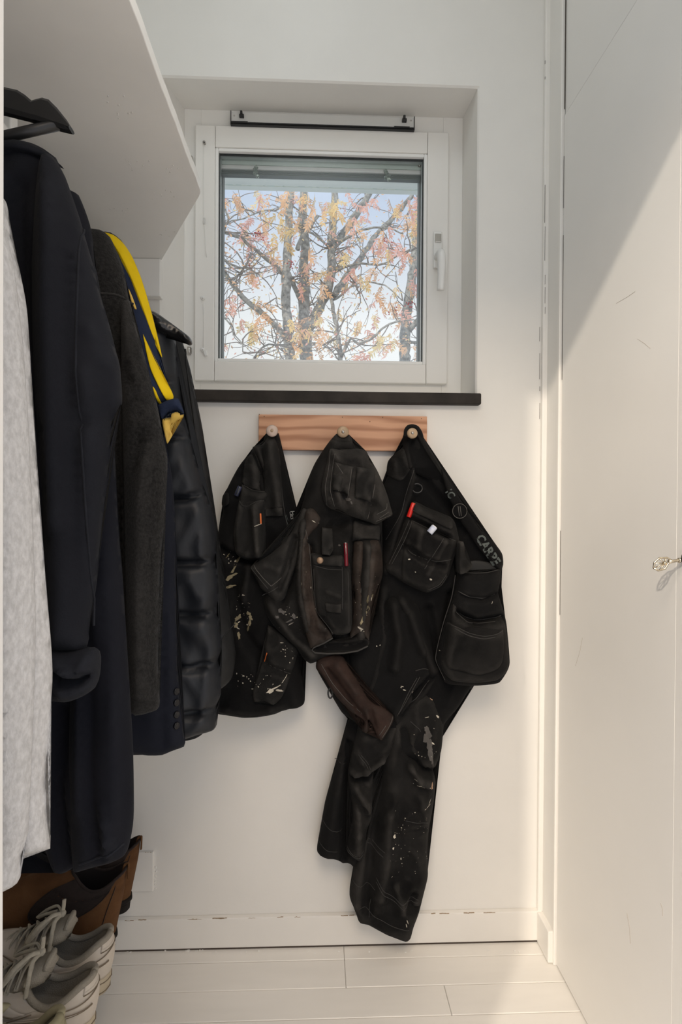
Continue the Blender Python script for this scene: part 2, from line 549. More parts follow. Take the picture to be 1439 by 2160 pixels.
wall_back = props(mesh_obj('wall_back', v, f, M['wall'], None, False), 'white painted plaster wall with the window recess', kind='structure')
box('wall_left', (XL - 0.1, XL, YN, 0.0, 0, CEIL), M['wall'])['kind'] = 'structure'
# front wall with the doorway the photograph is taken through
DX0, DX1, DZ = W(9.5, 1000, YF).x, 0.60, 2.007
v, f = join_vf([box_vf(XL - 0.1, DX0, YN, YF, 0, CEIL, 0.002), box_vf(DX0, XR + 0.12, YN, YF, DZ, CEIL), box_vf(-6, XL - 0.1, YN, YF, 0, 2.9), box_vf(XR + 0.12, 3.0, YN, YF, 0, 2.9),
                box_vf(XL - 0.1, XR + 0.12, YN, YF, CEIL, 3.0)])
props(mesh_obj('wall_front', v, f, M['trim'], None, False), kind='structure')
box('ceiling', (XL - 0.1, XR + 0.12, YF, 0.30, CEIL, CEIL + 0.1), M['wall'])['kind'] = 'structure'

# right-hand side: a narrow nib of wall, then two door leaves and a fixed panel above them
NIB = -0.086
box('wall_right', (XR - 0.004, XR + 0.12, NIB, 0.0, 0, CEIL), M['wall'])['kind'] = 'structure'
DTOP = 1.977
DSP = WX(1428, 1100, XR).y
d1 = thing('door_1', (XR, -0.29, 0), kind='structure')
box('door_panel', (XR, XR + 0.022, DSP + 0.0003, NIB - 0.004, 0.004, DTOP), M['wall_door'], d1, 0.0004)
d2 = thing('door_2', (XR, -0.74, 0), kind='structure')
box('door_panel', (XR, XR + 0.022, YF + 0.004, DSP - 0.0003, 0.004, DTOP), M['wall_door'], d2, 0.0004)
kp = WX(1447, 1184, XR)
KZ = kp.z
v, f = join_vf([lathe_vf([(0.0001, 0), (0.010, 0), (0.010, 0.0012), (0.008, 0.0022), (0.0001, 0.0022)], (XR + 0.0002, kp.y, KZ + 0.004), (-1, 0, 0), 24),
                box_vf(XR - 0.0016, XR + 0.001, kp.y - 0.0035, kp.y + 0.0035, KZ - 0.014, KZ + 0.002, 0.001)])
mesh_obj('keyhole_plate', v, f, M['key_gap'], d2)
# ornate key in the lock
ky = kp.y
kroot = thing('key', (XR - 0.03, ky, KZ - 0.012), 'small ornate nickel key in the lock of the white door', 'key')
tube('shaft', [(XR + 0.004, ky, KZ + 0.002), (XR - 0.012, ky, KZ + 0.0015), W(1419, 1184, ky), W(1410, 1185, ky)], [0.0024, 0.0024, 0.0026, 0.0034], M['antique'], kroot, 10)
lathe('collar', [(0.0010, 0), (0.0040, 0.0005), (0.0040, 0.0030), (0.0010, 0.0035)], (XR - 0.012, ky, KZ + 0.0015), (1, 0, 0), M['antique'], kroot, 14)
bow = [(1379, 1198), (1381, 1186), (1391, 1177.5), (1407, 1176.5), (1417, 1181.5), (1409, 1190), (1403, 1200), (1389, 1203.5), (1379, 1198)]
tube('bow_rim', [tuple(W(p[0], p[1], ky)) for p in bow], 0.0016, M['antique'], kroot, 8)
hub = W(1403, 1188, ky)
for (px, py) in ((1381, 1188), (1384, 1197), (1392, 1202), (1391, 1179), (1404, 1178)):
    tube('bow_rib', [tuple(hub), tuple(W(px, py, ky))], 0.0011, M['antique'], kroot, 6)
lathe('bow_hub', [(0.0003, -0.002), (0.0026, -0.001), (0.0026, 0.001), (0.0003, 0.002)], hub, (0, 1, 0), M['antique'], kroot, 10)
up = thing('trim_1', (XR, -0.5, DTOP), kind='structure')
box('panel', (XR + 0.002, XR + 0.022, YF, NIB - 0.004, DTOP + 0.0035, CEIL), M['wall_door'], up, 0.001)
box('carcass', (XR + 0.024, XR + 0.12, YF, NIB, 0, CEIL), M['wall'], up)
# door casing edge (thin pale strip at the hinge side) and the dark gaps along it
box('trim_2', (XR - 0.007, XR + 0.004, NIB - 0.001, NIB + 0.011, 0, CEIL), M['trim'], None, 0.002)['kind'] = 'structure'
t3 = thing('trim_3', (0.55, 0, 0), kind='structure')
box('corner_strip', (W(1141, 1000, -0.006).x, XR, -0.012, 0.0, 0, CEIL), M['trim'], t3, 0.003)
rnd = random.Random(4)
parts = []
for (ya, yb) in ((128, 135), (162, 167), (390, 470), (478, 550), (580, 600), (606, 640), (648, 662)):
    a, b_ = W(1150, ya, -0.0118), W(1150, yb, -0.0118)
    x = a.x
    parts.append(box_vf(x - 0.0003, x + 0.0003, -0.0128, -0.0112, b_.z, a.z))
for (ya, yb) in ((690, 720), (745, 800), (815, 825), (850, 884)):
    a, b_ = W(1139, ya, -0.0005), W(1139, yb, -0.0005)
    parts.append(box_vf(a.x - 0.0002, a.x + 0.0002, -0.0012, 0.0005, b_.z, a.z))
v, f = join_vf(parts)
mesh_obj('paint_crack', v, f, M['crack'], t3, False)['kind'] = 'stuff'
parts = []
for (ya, yb) in ((0, 235), (330, 440), (495, 800), (1120, 1300)):
    a, b_ = WX(1189, ya, XR - 0.001), WX(1187.5, yb, XR - 0.001)
    parts.append(box_vf(XR - 0.0006, XR + 0.001, NIB - 0.0040, NIB - 0.0032, b_.z, a.z))
v, f = join_vf(parts)
mesh_obj('hinge_gap', v, f, M['crack'], d1, False)['kind'] = 'stuff'
# scratches on the lower door
parts = []
for (xa, ya, xb, yb, r) in ((1323, 1926, 1330, 1990, 0.0004), (1394, 1905, 1398, 1932, 0.0004), (1214, 1405, 1229, 1345, 0.0003), (1300, 640, 1340, 615, 0.0003), (1345, 715, 1372, 735, 0.0003)):
    parts.append(tube_vf([WX(xa, ya, XR - 0.0001), WX((xa + xb) / 2 + 2, (ya + yb) / 2, XR - 0.0001), WX(xb, yb, XR - 0.0001)], r, 4))
v, f = join_vf(parts)
mesh_obj('scratch', v, f, mat('scratch_grey', (0.42, 0.37, 0.32), 0.7), d1, False)['kind'] = 'stuff'

# skirting boards
BBH = W(700, 1931, -0.012).z
bb = thing('baseboard_back', (0, 0, 0), kind='structure')
box('board', (XL, XR - 0.006, -0.014, 0.0, 0.004, BBH), M['trim'], bb, 0.002)
parts = []
for i in range(60):
    px = rnd.uniform(262, 1130)
    if 640 < px < 700 or rnd.random() < (0.45 if px < 660 else 0.85):
        continue
    L = rnd.uniform(2, 26)
    y0 = 1941 - (px - 262) * 0.0155 + rnd.uniform(-1.5, 1.5)
    a, b_ = W(px, y0, -0.0142), W(px + L, y0, -0.0142)
    h_ = rnd.uniform(0.0001, 0.0005)
    zc = BBH - rnd.uniform(-0.0004, 0.0010)
    xx = a.x
    while xx < b_.x:
        l_ = rnd.uniform(0.001, 0.006)
        zz = zc + rnd.uniform(-0.0004, 0.0004)
        parts.append(box_vf(xx, xx + l_, -0.0144, -0.012, zz - h_ * rnd.uniform(0.4, 1.3), zz + h_ * 0.6))
        xx += l_
v, f = join_vf(parts)
mesh_obj('chipped_paint', v, f, M['crack_brown'], bb, False)['kind'] = 'stuff'
parts = [box_vf(XL, XR - 0.01, -0.0125, -0.002, 0.0, 0.0045)]
v, f = join_vf(parts)
mesh_obj('floor_gap', v, f, M['crack'], bb, False)
bbr = thing('baseboard_right', (XR, 0, 0), kind='structure')
box('board', (XR - 0.018, XR - 0.003, NIB + 0.004, -0.014, 0.002, BBH), M['trim'], bbr, 0.002)

# floor: painted boards that run along the back wall, each with its own edges
fl = thing('floor', (0, -0.5, 0), kind='structure')
box('subfloor', (XL - 0.1, XR + 0.12, YN, 0.30, -0.06, -0.012), M['crack'], fl)
seams = []
y = 0.0
ys = [0.0]
for py in (2024, 2083.5, 2148):
    ys.append(WZ(700, py, 0.0).y)
pw = ys[1] - ys[2] if len(ys) > 2 else 0.078
pw = abs(ys[3] - ys[2])
while ys[-1] > YN:
    ys.append(ys[-1] - pw)
bx = WZ(726, 2010, 0).x
for i in range(len(ys) - 1):
    y1, y0 = ys[i] - 0.0006, ys[i + 1] + 0.0006
    if i == 0:
        y1 = 0.0
    y0 = max(y0, YN)
    cut = bx if i < 2 else (bx - 0.37 if i % 2 else bx + 0.22)
    if y1 - y0 < 0.01:
        continue
    for (x0, x1) in ((XL, cut - 0.0003), (cut + 0.0003, XR + 0.02)):
        dz = rnd.uniform(-0.0008, 0.0)
        box('plank', (x0, x1, y0, y1, -0.014, dz), M['floor'], fl, 0.0012, 1)
# floor of the room the camera stands in
box('floor_1', (-6, 3.0, -5.0, YN, -0.03, -0.001), M['room_floor'])['kind'] = 'structure'

# loose paint flakes and dust on the boards along the skirting
parts = []
for i in range(26):
    c = WZ(rnd.uniform(250, 1110), 2004 + rnd.uniform(0, 6), 0.0)
    s = rnd.uniform(0.0008, 0.0028)
    parts.append(box_vf(c.x - s, c.x + s, c.y - s * 0.7, c.y + s * 0.7, -0.0006, rnd.uniform(0.0006, 0.002)))
v, f = join_vf(parts)
o = mesh_obj('paint_flakes', v, f, M['wall'], None, False)
props(o, 'white paint flakes lying on the floorboards along the skirting', 'paint flakes', kind='stuff')

# dark stone sill
sL, sR = W(396, 835, -0.022).x, W(1016, 835, -0.022).x
sT, sB = W(720, 825, -0.022).z, W(720, 849, -0.022).z
sill = own_mesh('window_sill', *box_vf(sL, sR, -0.022, FY, sB, sT, 0.003), M['stone'], 'dark brown polished stone sill slab under the window', 'sill', smooth=False)
sill['kind'] = 'structure'

# ---------------------------------------------------------------- window
win = thing('window_1', ((inner[0] + inner[1]) / 2, FY, inner[2]), kind='structure')
x0, x1, z0, z1 = inner
z0 = sT
SY = 0.105                         # face of the sash
s0, s1 = W(411, 530, SY).x, W(945.5, 530, SY).x
sz0, sz1 = W(680, 806, SY).z, W(680, 271, SY).z
fw = 0.026
for nm, b in (('frame_side', (x0, s0 + 0.012, FY, 0.20, z0, z1)), ('frame_side', (s1 - 0.012, x1, FY, 0.20, z0, z1)),
              ('frame_head', (s0 + 0.012, s1 - 0.012, FY, 0.20, sz1 - 0.012, z1)), ('frame_bottom', (s0 + 0.012, s1 - 0.012, FY, 0.20, z0, sz0 + 0.012))):
    box(nm, b, M['window'], win, 0.001)
# thin step of the frame around the sash
g0, g1 = W(452.5, 540, SY).x, W(901, 540, SY).x
gz0, gz1 = W(680, 765, SY).z, W(680, 316, SY).z
for nm, b in (('sash_stile', (s0, g0, SY, 0.165, sz0, sz1)), ('sash_stile', (g1, s1, SY, 0.165, sz0, sz1)),
              ('sash_rail', (g0 + 0.0006, g1 - 0.0006, SY + 0.0004, 0.165, gz1, sz1)), ('sash_rail', (g0 + 0.0006, g1 - 0.0006, SY + 0.0004, 0.165, sz0, gz0))):
    box(nm, b, M['window'], win, 0.0025)
bw = 0.010
def ring_boxes(name, a0, a1, c0, c1, w, ya, yb, m, parent, bevel=0.001):
    for b in ((a0, a0 + w, ya, yb, c0, c1), (a1 - w, a1, ya, yb, c0, c1), (a0 + w, a1 - w, ya, yb, c1 - w, c1), (a0 + w, a1 - w, ya, yb, c0, c0 + w)):
        box(name, b, m, parent, bevel)
ring_boxes('glazing_bead', g0, g1, gz0, gz1, 0.0085, SY + 0.004, SY + 0.016, M['bead'], win, 0.002)
ring_boxes('gasket', g0 + 0.0075, g1 - 0.0075, gz0 + 0.0045, gz1 - 0.0075, 0.003, SY + 0.015, SY + 0.021, M['gasket'], win, 0.0)
box('glass_pane', (g0 + 0.004, g1 - 0.004, SY + 0.016, SY + 0.0185, gz0 + 0.004, gz1 - 0.004), M['glass'], win)
# spacer, outer sash and outer pane
ring_boxes('spacer', g0 + 0.006, g1 - 0.006, gz0 + 0.004, gz1 - 0.006, 0.0055, SY + 0.022, SY + 0.034, M['alu'], win, 0.0)
ring_boxes('outer_sash', g0 - 0.02, g1 + 0.02, gz0 - 0.03, gz1 + 0.012, 0.030, SY + 0.062, SY + 0.10, M['blind_dark'], win, 0.002)
box('glass_pane', (g0 + 0.004, g1 - 0.004, SY + 0.078, SY + 0.0805, gz0 - 0.008, gz1 + 0.004), M['glass'], win)
# blind pulled up between the panes
YB = SY + 0.045
bz = lambda py: W(680, py, YB).z
bl = box('blind_headrail', (g0 + 0.004, g1 - 0.004, YB - 0.004, YB + 0.014, bz(354), bz(338)), M['blind'], win, 0.001)
box('dark_channel', (g0 + 0.004, g1 - 0.004, YB - 0.0035, YB + 0.016, bz(338), bz(322)), M['gasket'], win)
box('channel_strip', (g0 + 0.006, g1 - 0.006, YB - 0.006, YB - 0.003, bz(335), bz(327)), M['alu'], win, 0.0008)
box('blind_bottom_rail', (g0 + 0.008, g1 - 0.010, YB - 0.007, YB + 0.010, bz(364.5), bz(355.5)), M['bead'], win, 0.003)
pr = []
for i in range(5):
    zz = bz(365 + i * 2.0)
    pr.append(box_vf(g0 + 0.010, g1 - 0.012, YB - 0.003, YB + 0.014, zz - 0.0016, zz - 0.0004))
for i, b in enumerate(pr):
    mesh_obj('blind_slat', b[0], b[1], M['blind_dark'], win, False)
for px in (541.5, 816.5):
    py0 = 353 + (px - 541) * 0.031
    ctr = W(px, py0 + 9, YB - 0.010)
    pts = []
    rr = random.Random(int(px))
    clipv = []
    for k in range(5):
        c = ctr + Vector((rr.uniform(-0.006, 0.006), rr.uniform(-0.002, 0.002), 0.011 - k * 0.0055))
        clipv.append(lathe_vf([(0.0005, -0.006), (0.0055, -0.002), (0.0062, 0.001), (0.0005, 0.006)], c, (0.3, -0.4, 1), 6))
    v, f = join_vf(clipv)
    mesh_obj('blind_clip', v, f, M['crystal'], win, False)
lathe('blind_screw', [(0.0005, 0), (0.004, 0), (0.004, 0.003), (0.0005, 0.004)], W(885, 350, YB - 0.006), (0, -1, 0), M['steel'], win, 12)
# long vent valve above the sash
vx0, vx1 = W(487, 252, 0.098).x, W(874, 252, 0.098).x
vzt, vzb = W(680, 241, 0.098).z, W(680, 267, 0.098).z
vent = box('vent_valve', (vx0, vx1, 0.098, FY + 0.004, vzb + 0.005, vzt), M['silver_plastic'], win, 0.0015)
box('vent_slot', (vx0 + 0.002, vx1 - 0.002, 0.0965, FY, vzb + 0.0015, vzb + 0.0045), M['black_plastic'], vent)
box('vent_slot', (vx0 + 0.001, vx1 - 0.001, 0.0985, FY, vzb - 0.002, vzb + 0.0008), M['black_plastic'], vent)
for xx in (vx0 - 0.0008, vx1 - 0.0008):
    box('end_cap', (xx, xx + 0.0018, 0.096, FY, vzb - 0.002, vzt + 0.001), M['black_plastic'], vent)
for px in (510, 853):
    c = W(px, 244.5 + (px - 510) * 0.027, 0.096)
    v, f = join_vf([box_vf(c.x - 0.006, c.x + 0.006, 0.090, 0.099, c.z - 0.005, c.z + 0.002, 0.001), box_vf(c.x - 0.0035, c.x + 0.0025, 0.088, 0.099, c.z + 0.001, c.z + 0.009, 0.001)])
    mesh_obj('vent_catch', v, f, M['black_plastic'], vent, False)
for px in (494, 867):
    lathe('screw', [(0.0003, 0), (0.0022, 0), (0.0018, 0.001), (0.0003, 0.0012)], W(px, 244 + (px - 494) * 0.028, 0.0978), (0, -1, 0), M['steel'], vent, 10)
for px, ln in ((505, 36), (848, 34)):
    c = W(px, 264 + (px - 505) * 0.03, 0.0965)
    box('vent_stop', (c.x - ln * 0.0006, c.x + ln * 0.0006, 0.0955, 0.10, vzb + 0.002, vzb + 0.006), M['black_plastic'], vent)
# handle: plate, tilt lever and grip
hp = W(921, 545, SY - 0.004)
hw = 0.0115
pz0, pz1 = W(921, 568, SY).z, W(921, 491, SY).z
hx = W(922.5, 530, SY).x
plate = box('handle_plate', (hx - 0.0115, hx + 0.0115, SY - 0.009, SY, pz0, pz1), M['white_plastic'], win, 0.003)
lz0, lz1 = W(923, 511, SY - 0.011).z, W(923, 493, SY - 0.011).z
box('handle_catch', (hx - 0.0085, hx + 0.0085, SY - 0.0125, SY - 0.007, lz0, lz1), M['steel'], win, 0.0015)
gt, gb = W(924, 524, SY - 0.04), W(926, 611, SY - 0.045)
pts = spline([(hx + 0.001, SY - 0.006, gt.z - 0.008), (hx + 0.001, SY - 0.030, gt.z - 0.007), (hx + 0.0015, SY - 0.043, gt.z - 0.018), (hx + 0.002, SY - 0.045, gt.z - 0.05), (hx + 0.001, SY - 0.043, gb.z + 0.02), (hx + 0.0005, SY - 0.041, gb.z)], 0.006)
n = len(pts)
tube('handle_grip', pts, [0.0125 - 0.0030 * min(1, i / n * 1.3) for i in range(n)], M['white_plastic'], win, 14, 0.8)
# blind cord with its guide, cleat rollers and pull
CYY = SY - 0.004
cord = thing('blind_cord', W(430, 545, CYY), 'thin white pull cord hanging beside the window glass', 'cord')
tube('cord', [W(430, 300, CYY), W(430.5, 322, CYY), W(429, 330, CYY), W(430, 440, CYY), W(431, 470, CYY), W(434, 520, CYY), W(436, 543, CYY - 0.002)], 0.0008, M['white_plastic'], cord, 6)
tube('cord_loop', [W(429, 640, CYY), W(431, 690, CYY), W(428.5, 738, CYY)], 0.0007, M['white_plastic'], cord, 6)
lathe('cord_guide', [(0.0005, -0.003), (0.0042, -0.003), (0.0038, 0.003), (0.0005, 0.004)], W(431, 301, CYY + 0.001), (0, -1, 0), M['steel'], cord, 12)
lathe('guide_hole', [(0.0003, 0), (0.0018, 0), (0.0018, 0.0015), (0.0003, 0.0016)], W(431, 301, CYY - 0.0028), (0, -1, 0), M['black_plastic'], cord, 10)
box('cord_stop', (W(431, 466, CYY).x - 0.002, W(431, 466, CYY).x + 0.002, CYY - 0.003, CYY + 0.003, W(431, 473, CYY).z, W(431, 460, CYY).z), M['silver_plastic'], cord, 0.0008)
for (px, py) in ((428, 629), (427.5, 738)):
    rl = lathe('cord_roller', [(0.0005, -0.002), (0.0052, -0.002), (0.0055, 0.001), (0.004, 0.004), (0.0005, 0.0042)], W(px, py, CYY + 0.002), (0, -1, 0), M['white_plastic'], cord, 14)
    lathe('screw', [(0.0003, 0), (0.0016, 0), (0.0016, 0.0008), (0.0003, 0.001)], W(px, py, CYY - 0.002), (0, -1, 0), M['steel'], rl, 10)
c = W(433, 745, CYY)
mesh_obj('cord_pull', *prism_vf([(c.x - 0.0045, c.z + 0.004), (c.x + 0.004, c.z + 0.006), (c.x + 0.0055, c.z - 0.006), (c.x - 0.0005, c.z - 0.0075)], 'y', CYY - 0.004, CYY + 0.004, 0.001), M['white_plastic'], cord, False)
# sash hinges
for (px, py) in ((402, 338), (399, 740)):
    c = W(px, py, SY + 0.004)
    v, f = tube_vf([c + Vector((0, 0, -0.010)), c + Vector((0, 0, 0.010))], 0.0048, 12)
    hb = mesh_obj('hinge', v, f, M['steel'], win)
    box('hinge_leaf', (c.x + 0.002, c.x + 0.007, SY + 0.0, SY + 0.006, c.z - 0.007, c.z + 0.007), M['steel'], hb)

# eave outside, above the window, with a slotted ventilation gap
ez = W(680, 406, 0.80).z
eave = thing('roof_eave', (0.05, 0.6, ez), 'pale roof soffit with a slotted vent gap, outside the top of the window', 'eave')
eave['kind'] = 'structure'
yA = 0.762
box('soffit_board', (-1.6, 1.8, 0.31, yA, ez, ez + 0.018), M['soffit'], eave, 0.001)
box('soffit_board', (-1.6, 1.8, yA + 0.009, 0.80, ez, ez + 0.018), M['soffit'], eave, 0.001)
rr = random.Random(12)
x = -0.7
while x < 0.9:
    L = rr.uniform(0.008, 0.05)
    box('vent_bridge', (x, x + L, yA - 0.002, yA + 0.011, ez + 0.003, ez + 0.014), M['soffit'], eave)
    x += L + rr.uniform(0.006, 0.028)

# ---------------------------------------------------------------- cloth modelling
def seg_dist(P, poly, closed=True):
    """distance of points P (n,2) to a polyline"""
    A = np.asarray(poly, float)
    B = np.roll(A, -1, 0) if closed else A[1:]
    A2 = A if closed else A[:-1]
    best = np.full(len(P), 1e9)
    for i0 in range(0, len(A2), 64):
        a, b = A2[i0:i0 + 64], B[i0:i0 + 64]
        ab = b - a
        L2 = np.maximum((ab ** 2).sum(1), 1e-12)
        ap = P[:, None, :] - a[None]
        t = np.clip((ap * ab[None]).sum(2) / L2[None], 0, 1)
        d = ap - t[:, :, None] * ab[None]
        best = np.minimum(best, np.sqrt((d ** 2).sum(2)).min(1))
    return best

def inside(P, poly):
    A = np.asarray(poly, float)
    B = np.roll(A, -1, 0)
    r = np.zeros(len(P), bool)
    x, y = P[:, 0], P[:, 1]
    for (ax, ay), (bx, by) in zip(A, B):
        if ay == by:
            continue
        c = ((ay > y) != (by > y)) & (x < (bx - ax) * (y - ay) / (by - ay) + ax)
        r ^= c
    return r

FOLD = 1.7

class Cloth:
    """a padded piece of cloth: outline in the (x, z) plane, its depth field towards the room, its back"""
    def __init__(s, outline, Y, T, R, folds=(), back=0.6, wrinkle=0.004, wscale=(9, 4), on=None, lift=0.0, res=0.008, seed=0, smooth=True, Yref=None, world=False, open_ease=None):
        s.Y, s.T, s.R, s.on, s.lift, s.back = Y, T, R, on, lift, back
        yr = Y if Yref is None else Yref
        s.yr = yr
        o = np.array(outline, float) if world else XZ(outline, yr)
        s.out = spline(o, res, True) if smooth else spline_lin(o, res)
        s.res = res
        wrinkle = wrinkle * 1.35
        mpp = abs(yr - CAM.y) / F_PX
        s.folds = [(XZ(p, yr), w * mpp, a * FOLD) for (p, w, a) in folds]
        s.wrinkle, s.wscale, s.seed = wrinkle, wscale, seed
    def depth(s, P):
        P = np.asarray(P, float)
        d = seg_dist(P, s.out)
        ins = inside(P, s.out)
        d = np.where(ins, d, 0.0)
        k = np.clip(d / s.R, 0, 1)
        prof = np.sqrt(np.maximum(0, 1 - (1 - k) ** 2))
        t = s.T * prof
        for (poly, w, a) in s.folds:
            fd = seg_dist(P, poly, False)
            t = t + a * np.exp(-(fd / w) ** 2) * np.clip(d / (s.R * 0.5), 0, 1)
        if s.wrinkle > 0:
            n = np.array([noise.noise(Vector((p[0] * s.wscale[0] + s.seed * 7.1, p[1] * s.wscale[1], s.seed * 3.3))) + 0.5 * noise.noise(Vector((p[0] * s.wscale[0] * 2.3 + s.seed * 5.1 + p[1] * 4, p[1] * s.wscale[1] * 2.1, 9 + s.seed))) for p in P])
            cr = np.array([1 - 3.0 * abs(noise.noise(Vector((p[0] * s.wscale[0] * 1.7 - p[1] * 3 + s.seed, p[1] * s.wscale[1] * 1.5 + p[0] * 2, 21 + s.seed * 1.7)))) for p in P])
            t = t + s.wrinkle * (n + 0.8 * np.maximum(cr, -0.4)) * k
        t = np.maximum(t, 0.12 * s.T * prof)
        return t, prof
    def base(s, P):
        return s.on.front(P) - s.lift if s.on is not None else np.full(len(P), s.Y)
    def front(s, P):
        P = np.asarray(P, float)
        t, _ = s.depth(P)
        return s.base(P) - t
    def build(s, name, m, parent):
        o = s.out
        res = s.res
        x0, z0 = o.min(0); x1, z1 = o.max(0)
        pts = []
        r = 0
        z = z0
        while z < z1:
            xs = np.arange(x0 + (res / 2 if r % 2 else 0), x1, res)
            pts.append(np.stack([xs, np.full(len(xs), z)], 1))
            z += res * 0.87
            r += 1
        G = np.concatenate(pts)
        G = G[inside(G, o)]
        # loops just inside the rim round the edge off evenly
        tan = np.roll(o, -1, 0) - np.roll(o, 1, 0)
        area = 0.5 * np.sum(o[:, 0] * np.roll(o[:, 1], -1) - np.roll(o[:, 0], -1) * o[:, 1])
        nrm = np.stack([-tan[:, 1], tan[:, 0]], 1) * (1 if area > 0 else -1)
        nrm = nrm / np.maximum(np.linalg.norm(nrm, axis=1), 1e-9)[:, None]
        offs = [min(0.0014, 0.14 * s.R), min(0.0048, 0.42 * s.R)] + ([0.011] if s.R > 0.016 else [])
        rings = []
        for k_, of_ in enumerate(offs):
            q = o + nrm * of_
            ok = inside(q, o) & (seg_dist(q, o) > of_ * 0.9)
            rings.append(q[ok])
        G = G[seg_dist(G, o) > offs[-1] + res * 0.45]
        G = np.concatenate(rings + [G])
        # two extra loops near the rim round the edge off
        co = [Vector((p[0], p[1])) for p in o] + [Vector((p[0], p[1])) for p in G]
        n = len(o)
        vs, es, fs, ov, oe, of = delaunay_2d_cdt(co, [(i, (i + 1) % n) for i in range(n)], [], 1, 1e-7, True)
        P = np.array([(v.x, v.y) for v in vs])
        d = seg_dist(P, o)
        rim = d < 1e-6
        t, prof = s.depth(P)
        b = s.base(P)
        yf = b - np.where(rim, 0, t)
        yb = b + (s.back * s.T * prof if s.on is None else (s.lift + 0.002) * np.ones(len(P)))
        if s.on is not None:
            yf = b - t
        V = [(P[i, 0], yf[i], P[i, 1]) for i in range(len(P))]
        bi = {}
        for i in range(len(P)):
            if rim[i] and s.on is None:
                bi[i] = i
            else:
                bi[i] = len(V)
                V.append((P[i, 0], yb[i], P[i, 1]))
        Fs = []
        for f in fs:
            f = list(f)
            Fs.append(f)
            Fs.append([bi[i] for i in reversed(f)])
        if s.on is not None:
            cnt = {}
            for f in fs:
                for i in range(len(f)):
                    a, c = f[i], f[(i + 1) % len(f)]
                    cnt[(a, c)] = 1
            for (a, c) in list(cnt):
                if (c, a) not in cnt:
                    Fs.append([a, bi[a], bi[c], c])
        s.ob = mesh_obj(name, V, Fs, m, parent)
        return s

def spline_lin(pts, step):
    out = []
    n = len(pts)
    for i in range(n):
        a, b = np.array(pts[i]), np.array(pts[(i + 1) % n])
        k = max(1, int(round(np.linalg.norm(b - a) / step)))
        for j in range(k):
            out.append(a + (b - a) * j / k)
    return np.array(out)

def piece(name, outline, Y, T, R, m, parent, **kw):
    return Cloth(outline, Y, T, R, **kw).build(name, m, parent)

def patch(name, outline, on, T, R, m, parent, lift=0.001, **kw):
    kw.setdefault('wrinkle', 0.0)
    kw.setdefault('res', 0.006)
    yref = kw.pop('Yref', None)
    if yref is None:
        yref = on_depth(outline, on)
    return Cloth(outline, 0, T, R, on=on, lift=lift, Yref=yref, **kw).build(name, m, parent)

def on_depth(outline, on):
    """the depth plane of a patch: the mean surface depth under its outline"""
    y = on.yr - on.T * 0.8
    for _ in range(2):
        p = XZ(outline, y)
        c = np.concatenate([p, p.mean(0)[None]])
        y = float(np.mean(on.front(c)[inside(c, on.out)])) if inside(c, on.out).any() else y
    return y

def on_surf(pts, on, lift=0.0, step=0.006, sm=True):
    """pixel polyline -> 3-D points lying on the cloth"""
    y = on_depth(pts, on)
    P = XZ(pts, y)
    Q = spline(P, step) if sm else P
    f = on.front(Q) - lift
    return [(Q[i, 0], f[i], Q[i, 1]) for i in range(len(Q))]

def seam(name, lines, on, m, parent, r=0.0007, lift=0.0002):
    parts = [tube_vf(on_surf(l, on, lift), r, 5) for l in lines]
    v, f = join_vf(parts)
    o = mesh_obj(name, v, f, m, parent)
    if len(lines) > 1:
        o['kind'] = 'stuff'
    return o

def dash(name, lines, on, m, parent, r=0.0006, L=0.0035, gap=0.0022, lift=0.0003):
    parts = []
    for l in lines:
        q = on_surf(l, on, lift, step=0.0012)
        k, g = max(2, int(L / 0.0012)), max(1, int(gap / 0.0012))
        i = 0
        while i + k < len(q):
            parts.append(tube_vf(q[i:i + k + 1:k], r, 4))
            i += k + g
    v, f = join_vf(parts)
    o = mesh_obj(name, v, f, m, parent, False)
    o['kind'] = 'stuff'
    return o

def spatter(name, blobs, on, m, parent, seed=1):
    """dried paint: flat irregular drops lying on the cloth. blobs: (px, py, radius px, stretch, angle) or a list scattered in a box"""
    rr = random.Random(seed)
    V, Fs = [], []
    y = on_depth([(b[0], b[1]) for b in blobs] + [(blobs[0][0] + 3, blobs[0][1]), (blobs[0][0], blobs[0][1] + 3)], on)
    mpp = (y - CAM.y) / F_PX
    for (px, py, rad, st, an) in blobs:
        c = W(px, py, y)
        r0 = rad * mpp
        k = 12 if rad > 3 else 7
        ca, sa = math.cos(math.radians(an)), math.sin(math.radians(an))
        ring = []
        for i in range(k):
            a = 2 * PI * i / k
            q = r0 * rr.uniform(0.6, 1.25)
            u, w_ = q * math.cos(a) * st, q * math.sin(a) / max(st, 0.6)
            ring.append((c.x + u * ca + w_ * sa, c.z - u * sa + w_ * ca))
        P = np.array(ring + [(c.x, c.z)])
        if not inside(P[-1:], on.out)[0]:
            continue
        fy = on.front(P)
        n = len(V)
        for i in range(k):
            V.append((P[i, 0], fy[i] - 0.0003, P[i, 1]))
        V.append((P[k, 0], fy[k] - 0.0009, P[k, 1]))
        for i in range(k):
            Fs.append((n + i, n + (i + 1) % k, n + k))
    o = mesh_obj(name, V, Fs, m, parent)
    o['kind'] = 'stuff'
    return o

def scatter(n, x0, x1, y0, y1, rmin, rmax, seed, ang=(0, 180)):
    rr = random.Random(seed)
    return [(rr.uniform(x0, x1), rr.uniform(y0, y1), rmin + (rmax - rmin) * rr.random() ** 2.5, rr.choice((1, 1, 1.4, 2.2)), rr.uniform(*ang)) for _ in range(n)]

